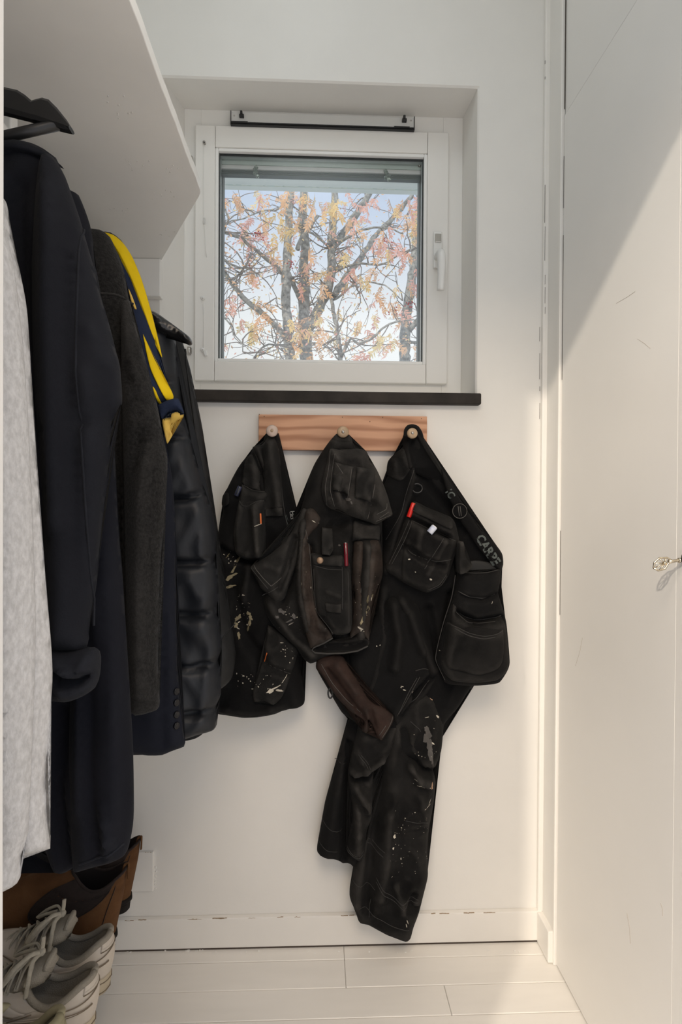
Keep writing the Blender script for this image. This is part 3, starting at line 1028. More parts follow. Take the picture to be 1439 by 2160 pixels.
def text_on(name, body, center, size_px, angle, on, m, parent, lift=0.0006, sx=1.0, bold=0.0):
    cu = bpy.data.curves.new(name, 'FONT')
    cu.body = body
    cu.align_x = 'CENTER'; cu.align_y = 'CENTER'
    cu.size = 1.0
    cu.offset = bold
    cu.resolution_u = 2
    tmp = bpy.data.objects.new(name + '_tmp', cu)
    me = bpy.data.meshes.new_from_object(tmp)
    y = on_depth([center, (center[0] + 4, center[1]), (center[0], center[1] + 4)], on)
    c = W(center[0], center[1], y)
    mpp = (y - CAM.y) / F_PX
    s = size_px * mpp / 0.72
    ca, sa = math.cos(math.radians(angle)), math.sin(math.radians(angle))
    P = np.array([(c.x + (v.co.x * sx * ca + v.co.y * sa) * s, c.z + (-v.co.x * sx * sa + v.co.y * ca) * s) for v in me.vertices])
    fy = on.front(P) - lift
    V = [(P[i, 0], fy[i], P[i, 1]) for i in range(len(P))]
    Fs = [tuple(p.vertices) for p in me.polygons]
    bpy.data.objects.remove(tmp)
    bpy.data.meshes.remove(me)
    bpy.data.curves.remove(cu)
    return mesh_obj(name, V, Fs, m, parent, False)

# ---------------------------------------------------------------- shelf, rail and hanger
SX = W(427, 412, -0.307).x
SZ = W(427, 412, -0.307).z
sh = thing('wall_shelf', (XL, -0.5, SZ), 'deep white painted shelf with a chamfered corner above the clothes', 'shelf')
rr = random.Random(2)
ptsh = [(XL, YF + 0.002), (SX, YF + 0.002)]
yy = YF + 0.03
while yy < -0.335:
    ptsh.append((SX + rr.uniform(-0.0007, 0.0007), yy))
    yy += 0.018
cx_, cy_ = W(338, 556, -0.001).x, -0.001
ptsh += [(SX, -0.325), (SX - 0.002, -0.314), (SX - 0.008, -0.300), (cx_, cy_), (XL, -0.001)]
v, f = prism_vf([(p[0], p[1]) for p in ptsh], 'z', SZ, SZ + 0.018, 0.0012)
mesh_obj('board', v, f, M['shelf'], sh, False)
# knocks on the underside
parts = []
for i in range(46):
    px, py = rr.choice(((345, 410), (255, 447), (340, 490), (250, 212), (300, 350), (262, 240), (375, 355), (290, 345)))
    c = WZ(px + rr.uniform(-28, 28), py + rr.uniform(-10, 10), SZ)
    if c.x > SX - 0.01 or c.y > -0.05:
        continue
    r_ = rr.uniform(0.0006, 0.0018)
    parts.append(lathe_vf([(r_, 0), (r_ * 0.8, 0.0008), (0.0002, 0.001)], (c.x, c.y, SZ + 0.0001), (rr.uniform(-.1, .1), rr.uniform(-.1, .1), -1), 6))
v, f = join_vf(parts)
mesh_obj('paint_knock', v, f, mat('knock_grey', (0.66, 0.645, 0.61), 0.5), sh, False)['kind'] = 'stuff'
bt0, bt1 = W(676, 556, -0.03).z, W(676, 633, -0.022).z
box('wall_batten', (XL, W(338, 590, -0.026).x, -0.026, 0.0, bt1, SZ - 0.0005), M['shelf'], sh, 0.002)
RX, RZ = -0.455, 1.600
rail = thing('clothes_rail', (RX, -0.5, RZ), 'white metal clothes rail under the shelf, hung with coats', 'rail')
tube('rail', [(RX, YF + 0.001, RZ), (RX, -0.5, RZ), (RX, -0.001, RZ)], 0.0125, M['white_plastic'], rail, 18)
for yy in (-0.93, -0.545, -0.06):
    br = box('rail_bracket', (RX - 0.011, RX + 0.011, yy - 0.010, yy + 0.010, RZ + 0.010, SZ), M['white_plastic'], rail, 0.002)

HD = 0.68 - 1.40
topc = [(-62, 176), (-30, 180), (12, 189), (40, 195), (56, 205), (70, 217), (80, 214), (92, 211), (106, 215), (124, 233), (144, 258), (152, 271)]
lowc = [(-62, 226), (-30, 232), (12, 241), (40, 248), (56, 252), (70, 256), (80, 258), (92, 262), (106, 267), (124, 273), (140, 277), (150, 278)]
hn = thing('coat_hanger', (RX, HD, RZ), 'black wooden coat hanger with notched shoulders, its end showing above the navy jacket', 'hanger')
tp, lw = XZ(topc, HD), XZ(lowc, HD)
zt = tp[0][1]
sec = [((RX, zt + 0.004), (RX, lw[0][1] + 0.004))] + [(tuple(a), tuple(b)) for a, b in zip(tp, lw)]
sec = [((2 * RX - a[0], a[1]), (2 * RX - b[0], b[1])) for a, b in reversed(sec[1:])] + sec
V, Fs = [], []
for (a, b) in sec:
    n = len(V)
    h_ = a[1] - b[1]
    c_ = min(0.004, h_ * 0.3)
    for (x, z, dy) in ((a[0], a[1], 0.004), (a[0], a[1] - c_, 0.007), (b[0], b[1] + c_, 0.007), (b[0], b[1], 0.004)):
        V.append((x, HD - dy, z))
    for (x, z, dy) in ((b[0], b[1], 0.004), (b[0], b[1] + c_, 0.007), (a[0], a[1] - c_, 0.007), (a[0], a[1], 0.004)):
        V.append((x, HD + dy, z))
    if n:
        for k in range(8):
            Fs.append((n - 8 + k, n - 8 + (k + 1) % 8, n + (k + 1) % 8, n + k))
Fs.append(tuple(range(8))); Fs.append(tuple(reversed(range(len(V) - 8, len(V)))))
mesh_obj('shoulder_arms', V, Fs, M['black_plastic'], hn, False)
b0 = W(110, 264, HD); b1 = W(12, 288, HD)
bz_ = b1.z + (b1.z - b0.z) / (b1.x - b0.x) * (RX - b1.x)
tube('trouser_bar', [(b0.x + 0.008, HD, b0.z + 0.001), (b1.x, HD, b1.z), (RX, HD, bz_)], 0.0062, M['black_plastic'], hn, 10)
tube('trouser_bar', [(2 * RX - b0.x - 0.008, HD, b0.z + 0.001), (2 * RX - b1.x, HD, b1.z), (RX, HD, bz_)], 0.0062, M['black_plastic'], hn, 10)
hk = [(RX, HD, zt - 0.01), (RX, HD, RZ - 0.035)]
for k in range(11):
    a = math.radians(-60 + k * 27)
    hk.append((RX + 0.0148 * math.cos(a), HD, RZ + 0.0148 * math.sin(a)))
tube('hook', hk, 0.0017, M['steel'], hn, 8)

# ---------------------------------------------------------------- the row of hung clothes (seen edge-on, their sleeves towards the room)
def hung(name, label, cat, contour, d, T, R, m, folds=(), xmin=-0.675, **kw):
    Y = d - 1.40
    c = XZ(contour, Y)
    left = [(max(xmin, 2 * RX - p[0]), p[1]) for p in reversed(c)]
    out = [tuple(p) for p in c] + left
    clean = [out[0]]
    for p in out[1:]:
        if math.hypot(p[0] - clean[-1][0], p[1] - clean[-1][1]) > 0.004:
            clean.append(p)
    zmin = min(p[1] for p in clean)
    root = thing(name, (RX, Y, zmin), label, cat)
    cl = Cloth(clean, Y, T, R, folds=folds, world=True, **kw).build('body', m, root)
    zt = max(p[1] for p in clean)
    tube('hanging_loop', [(RX, Y, zt - 0.02), (RX + 0.004, Y, (zt + RZ) / 2)] + [(RX + 0.0145 * math.cos(a), Y, RZ + 0.0145 * math.sin(a)) for a in [math.radians(-60 + 30 * k) for k in range(9)]], 0.0016, m, root, 6)
    return root, cl

# A: grey marl sweatshirt
rA, A = hung('sweatshirt', 'light grey marl sweatshirt hanging nearest the doorway', 'sweatshirt',
             [(-215, 335), (-150, 345), (-80, 360), (-20, 390), (12, 425), (22, 500), (38, 560), (55, 650), (65, 800), (78, 1000), (85, 1100), (97, 1250), (107, 1370), (109, 1440), (101, 1560), (96, 1660), (101, 1740), (106, 1790), (75, 1793), (44, 1803), (0, 1830), (-100, 1850)],
             0.60, 0.034, 0.05, M['grey_marl'], [([(80, 1250), (85, 1500), (70, 1700)], 14, 0.006), ([(55, 1300), (58, 1780)], 10, -0.008)], res=0.010, wrinkle=0.006)
sA = piece('sleeve', [(-10, 440), (24, 540), (44, 690), (58, 880), (68, 1100), (74, 1300), (73, 1400), (66, 1600), (58, 1760), (44, 1805), (43, 1850), (36, 1863), (8, 1877), (-60, 1885), (-95, 1500), (-110, 900), (-70, 500)],
           0.56 - 1.40, 0.028, 0.035, M['grey_marl'], rA, folds=[([(28, 900), (34, 1300), (30, 1650)], 16, 0.006), ([(8, 1200), (5, 1800)], 16, -0.005)], res=0.010, wrinkle=0.005, back=0.5)
# B: navy cotton jacket on the black hanger
rB, B = hung('navy_jacket', 'navy cotton jacket with one turned-up cuff, on the black hanger', 'jacket',
             [(-92, 296), (-40, 296), (12, 304), (40, 300), (75, 308), (100, 320), (118, 333), (128, 356), (136, 385), (142, 412), (152, 452), (164, 500), (180, 560), (196, 630), (212, 690), (222, 760), (222, 850), (212, 920), (206, 1000), (196, 1090), (182, 1240), (172, 1330), (160, 1400), (100, 1440), (-50, 1480)],
             0.68, 0.030, 0.05, M['navy'],
             [([(40, 420), (30, 700), (40, 1100)], 18, 0.008), ([(72, 420), (66, 700), (70, 1000)], 10, -0.008)], res=0.009, wrinkle=0.005, wscale=(10, 3))
Bs = piece('sleeve', [(96, 326), (112, 332), (124, 348), (138, 374), (151, 410), (165, 452), (179, 500), (196, 560), (214, 630), (230, 685), (244, 740), (252, 772), (256, 850), (238, 878), (233, 920), (227, 1000), (217, 1090), (201, 1240), (191, 1300), (185, 1330), (183, 1367), (140, 1371), (104, 1364), (98, 1200), (90, 1000), (78, 850), (72, 700), (72, 560), (78, 440), (86, 360)],
           0.655 - 1.40, 0.028, 0.034, M['navy'], rB,
           folds=[([(124, 400), (126, 700), (140, 1100)], 20, 0.005), ([(160, 440), (164, 600), (167, 760), (177, 960), (182, 1150), (181, 1330)], 4, -0.004), ([(234, 790), (235, 850)], 7, -0.004), ([(205, 800), (212, 1000), (198, 1200)], 12, 0.005), ([(240, 862), (190, 900)], 8, -0.004), ([(205, 700), (235, 780)], 9, 0.004), ([(100, 900), (112, 1150)], 9, -0.004)], res=0.008, wrinkle=0.004, wscale=(10, 3), back=0.8)
patch('collar', [(-40, 300), (12, 303), (40, 300), (75, 308), (100, 319), (116, 331), (100, 334), (60, 330), (12, 330), (-40, 335)], B, 0.006, 0.008, M['navy'], rB, lift=0.004)
seam('sleeve_seam', [[(157, 460), (162, 600), (165, 760), (175, 960), (181, 1150), (179, 1330)]], Bs, M['navy'], rB, 0.0014)
cuff = piece('turned_cuff', [(60, 1350), (104, 1362), (140, 1369), (168, 1366), (184, 1366), (204, 1367), (211, 1388), (209, 1425), (201, 1450), (176, 1468), (145, 1477), (112, 1473), (60, 1468)], 0.655 - 1.40, 0.030, 0.018, M['navy'], rB,
             folds=[([(104, 1362), (150, 1392), (180, 1412), (192, 1400), (205, 1372)], 8, 0.007), ([(110, 1400), (150, 1425), (176, 1428), (196, 1418)], 9, -0.014), ([(130, 1440), (142, 1477)], 6, -0.005)], res=0.006, wrinkle=0.003)
# C: long navy coat behind it
rC, Cc = hung('long_navy_coat', 'long dark navy coat hanging to just above the boots', 'coat',
              [(60, 385), (100, 395), (150, 404), (166, 412), (180, 445), (190, 475), (196, 510), (201, 560), (215, 650), (230, 800), (240, 950), (248, 1100), (257, 1220), (271, 1440), (279, 1580), (281, 1700), (279, 1742), (271, 1783), (263, 1801), (236, 1814), (200, 1820), (160, 1826), (127, 1841), (110, 1812), (92, 1775), (20, 1770)],
              0.77, 0.034, 0.045, M['navy_dark'],
              [([(152, 1480), (148, 1650), (158, 1838)], 12, -0.012), ([(240, 1150), (255, 1400), (262, 1650), (250, 1780)], 18, 0.009), ([(200, 1400), (205, 1600), (220, 1740)], 14, -0.005), ([(230, 1690), (246, 1770)], 7, 0.006), ([(190, 430), (205, 600)], 8, 0.004)], res=0.010, wrinkle=0.006, wscale=(11, 2.5))
Cs = piece('sleeve', [(200, 560), (216, 650), (231, 800), (241, 950), (249, 1100), (258, 1220), (272, 1440), (280, 1580), (282, 1700), (280, 1744), (272, 1785), (263, 1803), (236, 1816), (200, 1825), (170, 1834), (158, 1838), (152, 1750), (148, 1620), (150, 1480), (158, 1300), (166, 1100), (174, 900), (184, 700), (190, 600)],
           0.745 - 1.40, 0.026, 0.036, M['navy_dark'], rC,
           folds=[([(240, 1150), (255, 1400), (258, 1650), (246, 1770)], 12, 0.006), ([(200, 1300), (204, 1600), (218, 1760)], 10, -0.005), ([(180, 1400), (176, 1700)], 10, 0.004), ([(228, 1680), (244, 1760)], 5, 0.005), ([(212, 1720), (226, 1790)], 5, -0.003)], res=0.008, wrinkle=0.004, wscale=(11, 2.5), back=0.8)
seam('hem_seam', [[(168, 1822), (205, 1808), (238, 1797), (256, 1788)]], Cs, M['navy_dark'], rC, 0.0016)
# D: charcoal wool
wh = W(199, 512, 0.82 - 1.40)
rD, D = hung('charcoal_coat', 'fuzzy charcoal grey wool coat in the middle of the row', 'coat',
             [(60, 462), (130, 470), (197, 486), (215, 488), (232, 500), (248, 535), (262, 575), (272, 630), (288, 690), (305, 750), (320, 810), (335, 870), (345, 930), (352, 965), (350, 1030), (346, 1100), (338, 1180), (334, 1300), (333, 1400), (336, 1478), (331, 1496), (276, 1503), (150, 1505)],
             0.86, 0.036, 0.05, M['charcoal'],
             [([(258, 800), (262, 1000), (266, 1200), (272, 1480)], 9, -0.012), ([(305, 800), (318, 1000), (306, 1200), (305, 1450)], 22, 0.010), ([(262, 740), (300, 800)], 8, -0.005), ([(300, 940), (340, 905)], 8, -0.005), ([(270, 770), (310, 900), (300, 980)], 9, -0.006)], res=0.009, wrinkle=0.006)
Ds = piece('sleeve', [(258, 650), (272, 632), (288, 692), (305, 752), (320, 812), (335, 872), (346, 932), (353, 967), (351, 1032), (347, 1102), (339, 1182), (335, 1300), (334, 1400), (337, 1480), (331, 1497), (278, 1503), (270, 1400), (265, 1200), (262, 1000), (258, 800)],
           0.825 - 1.40, 0.026, 0.030, M['charcoal'], rD,
           folds=[([(300, 940), (338, 900)], 7, -0.004), ([(270, 770), (306, 900), (296, 990)], 7, -0.005), ([(318, 980), (304, 1200), (305, 1450)], 14, 0.005), ([(330, 980), (322, 1120)], 6, -0.003), ([(282, 830), (300, 900)], 8, 0.004)], res=0.008, wrinkle=0.004, back=0.8)
seam('yoke_seam', [[(212, 622), (245, 621), (270, 629)]], D, M['charcoal'], rD, 0.0018)
# E: the navy and yellow top
rE, E = hung('yellow_striped_top', 'navy knit top with bright yellow sleeve stripes and a banded cuff', 'top',
             [(60, 500), (130, 500), (215, 491), (237, 493), (255, 506), (272, 533), (290, 575), (306, 625), (318, 672), (329, 725), (340, 775), (350, 808), (362, 838), (362, 850), (335, 858), (318, 920), (300, 1100), (100, 1120)],
             0.96, 0.024, 0.03, M['navy_trim'], res=0.008, wrinkle=0.003)
patch('sleeve_stripe', [(214, 491), (237, 493), (255, 506), (272, 533), (289, 573), (302, 613), (314, 655), (327, 707), (336, 748), (330, 738), (322, 714), (309, 674), (292, 626), (278, 590), (257, 545), (243, 521), (229, 503)], E, 0.003, 0.005, M['yellow'], rE, lift=0.0015, res=0.005)
patch('sleeve_stripe', [(304, 707), (309, 722), (323, 757), (340, 790), (354, 815), (361, 832), (358, 842), (351, 844), (337, 819), (320, 781), (311, 745)], E, 0.003, 0.005, M['yellow'], rE, lift=0.0015, res=0.005)
patch('sleeve_stripe', [(272, 610), (279, 625), (288, 652), (284, 652), (276, 632)], E, 0.002, 0.003, M['yellow_inside'], rE, lift=0.001, res=0.004)
patch('sleeve_stripe', [(325, 817), (331, 826), (337, 845), (339, 852), (333, 851), (328, 834)], E, 0.002, 0.003, M['yellow'], rE, lift=0.001, res=0.004)
cf = piece('cuff_band', [(334, 856), (346, 848), (358, 843), (376, 841), (388, 868), (388, 874), (376, 866), (356, 870), (342, 884), (337, 875)], 0.945 - 1.40, 0.012, 0.010, M['navy_trim'], rE, res=0.004, wrinkle=0.001)
piece('inner_hem', [(342, 883), (355, 869), (376, 865), (388, 873), (387, 880), (362, 894), (358, 905), (364, 916), (353, 936), (348, 920), (343, 898)], 0.952 - 1.40, 0.008, 0.010, M['yellow_inside'], rE, res=0.004, wrinkle=0.002,
      folds=[([(356, 872), (359, 905), (354, 930)], 5, -0.004)])
dash('overlock_stitch', [[(343, 884), (356, 871), (376, 866), (387, 872)]], cf, M['gasket'], rE, 0.0009, 0.0026, 0.0026, 0.0004)
# G: navy suit jacket
rG, G = hung('suit_jacket', 'plain navy suit jacket with four dark buttons on its sleeve', 'jacket',
             [(150, 545), (230, 560), (290, 640), (328, 790), (350, 935), (362, 1000), (369, 1090), (372, 1300), (375, 1420), (381, 1500), (391, 1566), (388, 1575), (368, 1581), (345, 1591), (315, 1592), (280, 1588), (150, 1588)],
             1.01, 0.028, 0.05, M['suit'], [([(362, 1050), (366, 1250), (368, 1420)], 8, 0.004), ([(350, 1300), (350, 1560)], 8, -0.005)], res=0.010, wrinkle=0.004)
for (px, py) in ((370, 1460), (370.5, 1483), (371, 1508), (371, 1531)):
    q = on_surf([(px, py), (px, py + 1)], G, 0.0, sm=False)[0]
    bt = lathe('sleeve_button', [(0.0008, 0.004), (0.0045, 0.0040), (0.0056, 0.0045), (0.0062, 0.0030), (0.0056, 0.0), (0.0008, 0.0)], (q[0] - 0.001, q[1] + 0.001, q[2]), (0.85, -0.52, 0.0), M['button'], rG, 18)
# F: quilted down jacket
segs = [[(300, 1062), (345, 1058), (372, 1053), (400, 1052), (435, 1041)], [(300, 1192), (372, 1183), (410, 1185), (454, 1181)], [(300, 1300), (372, 1290), (410, 1292), (458, 1288)],
        [(300, 1402), (376, 1395), (410, 1398), (463, 1391)], [(300, 1496), (384, 1492), (420, 1492), (461, 1487)], [(340, 935), (380, 925), (402, 925)], [(330, 830), (360, 812), (378, 812)]]
puffs = []
for i in range(len(segs)):
    puffs.append((segs[i], 7, -0.014))
rF, Fj = hung('down_jacket', 'black quilted down jacket with horizontal channels and a shiny pointed collar', 'jacket',
              [(130, 640), (230, 640), (314, 656), (340, 690), (362, 705), (371, 720), (374, 760), (378, 800), (384, 850), (393, 895), (402, 925), (412, 965), (424, 1005), (432, 1036), (433, 1042), (447, 1075), (456, 1130), (456, 1165), (451, 1182), (459, 1210), (461, 1260), (455, 1289), (464, 1315), (468, 1365), (460, 1392), (466, 1415), (466, 1465), (457, 1488), (458, 1505), (455, 1534), (420, 1545), (392, 1553), (300, 1560), (150, 1560)],
              1.07, 0.040, 0.020, M['puffer'], puffs + [([(373, 722), (376, 790)], 4, 0.006), ([(362, 830), (385, 900)], 6, 0.006)], res=0.007, wrinkle=0.006, wscale=(14, 9))
patch('lining', [(350, 1538), (400, 1545), (420, 1540), (419, 1566), (400, 1579), (371, 1585), (350, 1583)], Fj, 0.004, 0.006, M['black_smooth'], rF, lift=-0.020)
# H: smooth black jacket, the far end of the row
rH, H = hung('black_jacket', 'smooth plain black jacket, last in the row and nearest the window', 'jacket',
             [(150, 650), (250, 640), (316, 656), (345, 672), (365, 690), (382, 712), (392, 745), (402, 780), (413, 835), (427, 902), (436, 971), (450, 1050), (462, 1140), (475, 1240), (488, 1310), (497, 1380), (491, 1425), (482, 1440), (466, 1453), (440, 1462), (300, 1470)],
             1.16, 0.034, 0.04, M['black_smooth'], [([(388, 735), (405, 860), (425, 1000), (445, 1150)], 5, -0.010), ([(372, 735), (392, 900)], 5, 0.005), ([(440, 1000), (460, 1200), (478, 1400)], 8, 0.006), ([(470, 1320), (450, 1360)], 5, -0.004)], res=0.009, wrinkle=0.004)
seam('panel_seam', [[(386, 730), (399, 820), (415, 930), (432, 1060), (448, 1200)]], H, M['black_smooth'], rH, 0.0015)
seam('hem_seam', [[(462, 1360), (478, 1335), (492, 1322)]], H, M['black_smooth'], rH, 0.0015)
piece('collar', [(306, 656), (315, 655), (335, 663), (360, 681), (385, 699), (400, 711), (405, 720), (401, 728), (386, 722), (365, 712), (345, 707), (325, 703), (312, 700), (304, 680)], 1.035 - 1.40, 0.030, 0.016, M['leather'], rF,
      folds=[([(300, 672), (340, 682), (385, 712)], 5, -0.006), ([(318, 662), (350, 690)], 4, 0.004)], res=0.005, wrinkle=0.003, back=0.9)

# ---------------------------------------------------------------- peg board and the work clothes on it
PB = -0.019
pbx0, pbx1 = W(545.5, 910, PB).x, W(901, 912, PB).x
pbz0, pbz1 = W(723, 950, PB).z, W(723, 876, PB).z
peg = thing('peg_board', ((pbx0 + pbx1) / 2, 0, pbz0), 'pine peg board with three turned pegs under the window', 'peg board')
box('board', (pbx0, pbx1, PB, 0.0, pbz0, pbz1), M['pine'], peg, 0.0012)
PEGS = []
for i, (px, py, r) in enumerate(((574, 909, 0.0136), (723.5, 911.5, 0.0134), (870, 914, 0.0122))):
    PY_ = -0.100
    c = W(px, py, PY_)
    PEGS.append(c)
    p = lathe('peg', [(0.0105, 0.082), (0.0075, 0.060), (0.0068, 0.030), (0.0085, 0.012), (r * 0.96, 0.004), (r, 0.000), (r * 0.86, -0.004), (0.004, -0.0045), (0.0005, -0.0035)], c, (0, 1, 0), M['peg_pale'] if i == 0 else M['peg'], peg, 28)
    lathe('screw', [(0.0004, -0.0062), (0.0022, -0.0062), (0.0034, -0.0050), (0.0034, -0.0040), (0.0004, -0.0040)], c, (0, 1, 0), M['steel'] if i else M['peg'], p, 14)
    if i:
        lathe('screw_recess', [(0.0003, -0.0066), (0.0012, -0.0066), (0.0012, -0.0058), (0.0003, -0.0058)], c, (0, 1, 0), M['black_plastic'], p, 6)
for (px, py) in ((547, 874), (557.5, 878.5), (722.5, 880), (780.5, 889.5), (807.5, 880.5), (889, 883)):
    lathe('nail_head', [(0.0002, -0.0004), (0.0011, -0.0004), (0.0011, 0.0006), (0.0002, 0.0006)], W(px, py, PB), (0, 1, 0), M['crack'], peg, 8)

FOLD = 2.5
# --- work vest on the first peg
I_Y = -0.048
rI = thing('work_vest', (W(575, 1500, I_Y).x, I_Y, W(575, 1511, I_Y).z), 'black paint-stained work vest on the first peg, its pocket hung with a pencil', 'vest')
I = piece('body', [(562, 914), (568, 921), (580, 922), (588, 914), (593, 938), (600, 964), (607, 1000), (617, 1040), (628, 1085), (640, 1130), (650, 1200), (650, 1300), (645, 1350), (631, 1376), (636, 1425), (643, 1462), (642, 1482), (628, 1491), (604, 1494), (580, 1504), (545, 1510), (512, 1511), (480, 1506), (455, 1499), (440, 1450), (440, 1300), (452, 1180), (462, 1118), (466, 1100), (471, 1078), (469, 1066), (473, 1045), (480, 1030), (492, 1006), (502, 988), (514, 971), (530, 956), (534, 944), (551, 939), (556, 930)],
          I_Y, 0.040, 0.030, M['work_plain'], rI, folds=[([(548, 950), (556, 985), (556, 1030)], 4, -0.010), ([(575, 940), (580, 1000), (590, 1070)], 12, 0.006), ([(520, 970), (512, 1010)], 5, -0.005),
          ([(470, 1155), (500, 1172), (560, 1185)], 8, -0.010), ([(500, 1240), (520, 1330), (560, 1380)], 10, -0.006), ([(530, 1190), (520, 1260)], 8, 0.007), ([(460, 1480), (540, 1492), (600, 1478)], 8, 0.008)], res=0.007, wrinkle=0.006, wscale=(12, 7), back=0.7)
patch('lapel', [(533, 944), (552, 939), (566, 921), (580, 925), (590, 960), (594, 1010), (597, 1068), (575, 1075), (558, 1075), (557, 1020), (553, 1000), (545, 972), (536, 956)], I, 0.006, 0.008, M['work_panel'], rI, lift=0.002)
piece('collar_flap', [(533, 943), (543, 940), (552, 938), (560, 930), (568, 934), (571, 955), (566, 985), (560, 1000), (552, 985), (544, 968), (537, 955)], -0.082, 0.010, 0.008, M['work_panel'], rI, res=0.005, wrinkle=0.002, folds=[([(545, 945), (558, 985)], 4, 0.003)])
piece('side_tab', [(470, 1046), (476, 1043), (478, 1032), (486, 1029), (492, 1040), (490, 1062), (478, 1068), (468, 1065)], -0.062, 0.010, 0.007, M['work_plain'], rI, res=0.005, wrinkle=0.0)
patch('side_flap', [(516, 974), (530, 958), (540, 975), (550, 1000), (554, 1034), (528, 1030), (512, 1020), (511, 1005)], I, 0.006, 0.010, M['work_panel'], rI, lift=0.001, folds=[([(526, 975), (524, 1025)], 5, -0.004)])
hol = patch('tool_pocket', [(511, 1022), (518, 1028), (530, 1034), (545, 1036), (560, 1037), (566, 1044), (559, 1062), (558, 1085), (560, 1120), (560, 1160), (556, 1180), (530, 1184), (500, 1172), (494, 1130), (500, 1080), (506, 1056)], I, 0.020, 0.014, M['work_panel'], rI, lift=0.002, folds=[([(540, 1070), (545, 1120), (548, 1170)], 7, 0.006)])
pk = patch('front_pocket', [(504, 1056), (510, 1066), (522, 1068), (534, 1062), (545, 1057), (557, 1056), (557, 1090), (559, 1160), (548, 1178), (520, 1178), (500, 1166), (497, 1120)], hol, 0.010, 0.010, M['work_panel'], rI, lift=0.001, folds=[([(540, 1080), (545, 1160)], 6, 0.004)])
seam('pocket_edge', [[(505, 1057), (511, 1066), (522, 1068), (534, 1062), (545, 1057), (556, 1056)]], pk, M['stitch'], rI, 0.0009)
seam('pocket_edge', [[(513, 1023), (530, 1033), (545, 1036), (561, 1037)]], hol, M['stitch'], rI, 0.0009)
patch('strap', [(560, 1073), (596, 1071), (597, 1088), (560, 1089)], I, 0.002, 0.003, M['work_panel'], rI, lift=0.006, smooth=False)
patch('webbing_tab', [(469, 1044), (483, 1040), (486, 1062), (470, 1068)], I, 0.004, 0.004, M['work_plain'], rI, lift=0.004)
seam('front_seam', [[(587, 945), (592, 1000), (600, 1075), (612, 1140)]], I, M['stitch'], rI, 0.0007)
text_on('logo_print', 'HH', (617.5, 1086.5), 8, 84, I, M['print'], rI, 0.004, 1.1, 0.02)
seam('print_line', [[(611.5, 1080), (614.5, 1096)]], I, M['print'], rI, 0.0005, 0.0015)
seam('print_line', [[(601.5, 1087), (609.5, 1113)], [(604, 1086), (608, 1099)]], I, M['print_dim'], rI, 0.0005, 0.0015)
lp = patch('lower_pocket', [(566, 1318), (573, 1322), (600, 1342), (628, 1372), (622, 1400), (612, 1425), (602, 1455), (592, 1474), (578, 1484), (560, 1477), (538, 1478), (535, 1455), (543, 1425), (553, 1395), (560, 1360)], I, 0.010, 0.010, M['work_panel'], rI, lift=0.004, folds=[([(562, 1400), (590, 1412), (614, 1420)], 5, -0.004)])
seam('pocket_edge', [[(563, 1400), (585, 1410), (604, 1418), (613, 1421)]], lp, M['stitch'], rI, 0.0008)
seam('orange_label', [[(564, 1375), (560.5, 1386), (557.5, 1397)]], lp, M['orange'], rI, 0.0012, 0.0006)
spatter('paint_splatter', scatter(22, 590, 624, 1352, 1415, 0.5, 2.0, 5) + scatter(12, 540, 580, 1420, 1465, 0.5, 1.6, 6), lp, M['paint_spot'], rI, 7)
spatter('paint_smear', [(571, 1457, 6.5, 1.2, -20), (579, 1452, 4, 1.8, -25), (588, 1447, 3, 2.6, -30), (597, 1437, 2.2, 3.2, -55), (604, 1427, 2.0, 3, -55), (590, 1457, 4.5, 1.6, 10)], lp, M['paint_spot'], rI, 8)
spatter('paint_splatter', scatter(34, 496, 530, 1250, 1330, 0.5, 2.2, 9) + scatter(18, 500, 545, 1415, 1450, 0.5, 1.6, 10) + scatter(14, 470, 500, 1162, 1200, 0.6, 2.2, 12), I, M['paint_spot'], rI, 9)
spatter('paint_smear', [(525, 1293, 4.5, 1.3, 30), (529, 1303, 5, 1.2, 70), (527, 1315, 5.5, 1.5, 95), (523, 1326, 4, 1.8, 110), (501, 1305, 6, 1.3, -50), (497, 1320, 6, 1.3, -70), (504, 1340, 5, 1.8, 80)], I, M['paint_khaki'], rI, 11)
spatter('paint_smear', [(484, 1219, 7, 1.6, -35), (492, 1213, 5, 2.4, -28), (486, 1238, 6, 1.7, -10), (500, 1185, 6, 2.2, -65), (480, 1172, 3, 2.6, -60), (494, 1200, 5, 2, -60)], I, M['paint_khaki'], rI, 13)

def pen_vf(a, b, r, taper=0.0, sides=12):
    a, b = Vector(a), Vector(b)
    d = b - a
    pts = [a, a + d * 0.03, a + d * 0.97, b]
    return tube_vf(pts, [r * 0.8, r, r, r * (0.8 - taper)], sides)

def pen_on(name, label, a, b, on, r_px, m, lift, cat='pen', extra=()):
    y = on_depth([a, b], on)
    P = XZ([a, b], y)
    yy = float(min(on.front(P))) - lift
    A, B_ = W(a[0], a[1], yy), W(b[0], b[1], yy)
    r = r_px * (yy - CAM.y) / F_PX
    base = A if A.z < B_.z else B_
    root = thing(name, base, label, cat)
    v, f = pen_vf(A, B_, r)
    mesh_obj('barrel', v, f, m, root)
    d = B_ - A
    for (t0, t1, rr_, mm, nm, off) in extra:
        o = Vector((0, off, 0))
        v, f = tube_vf([A + d * t0 + o, A + d * t1 + o], r * rr_, 10)
        mesh_obj(nm, v, f, mm, root)
    return root
pen_on('pencil', 'orange carpenter pencil clipped in the front pocket of the first vest', (549.5, 1083), (550.5, 1106), pk, 1.9, M['orange'], 0.003, 'pencil', [(0.05, 0.95, 0.9, M['dark_red'], 'dark_side', 0.0)])
pen_on('chalk_stick', 'thin white stick lying under the orange pencil on the first vest', (536.5, 1110.5), (551, 1105), pk, 0.8, M['paint_spot'], 0.003, 'stick', [(0.9, 1.03, 1.05, M['steel'], 'tip', 0.0)])
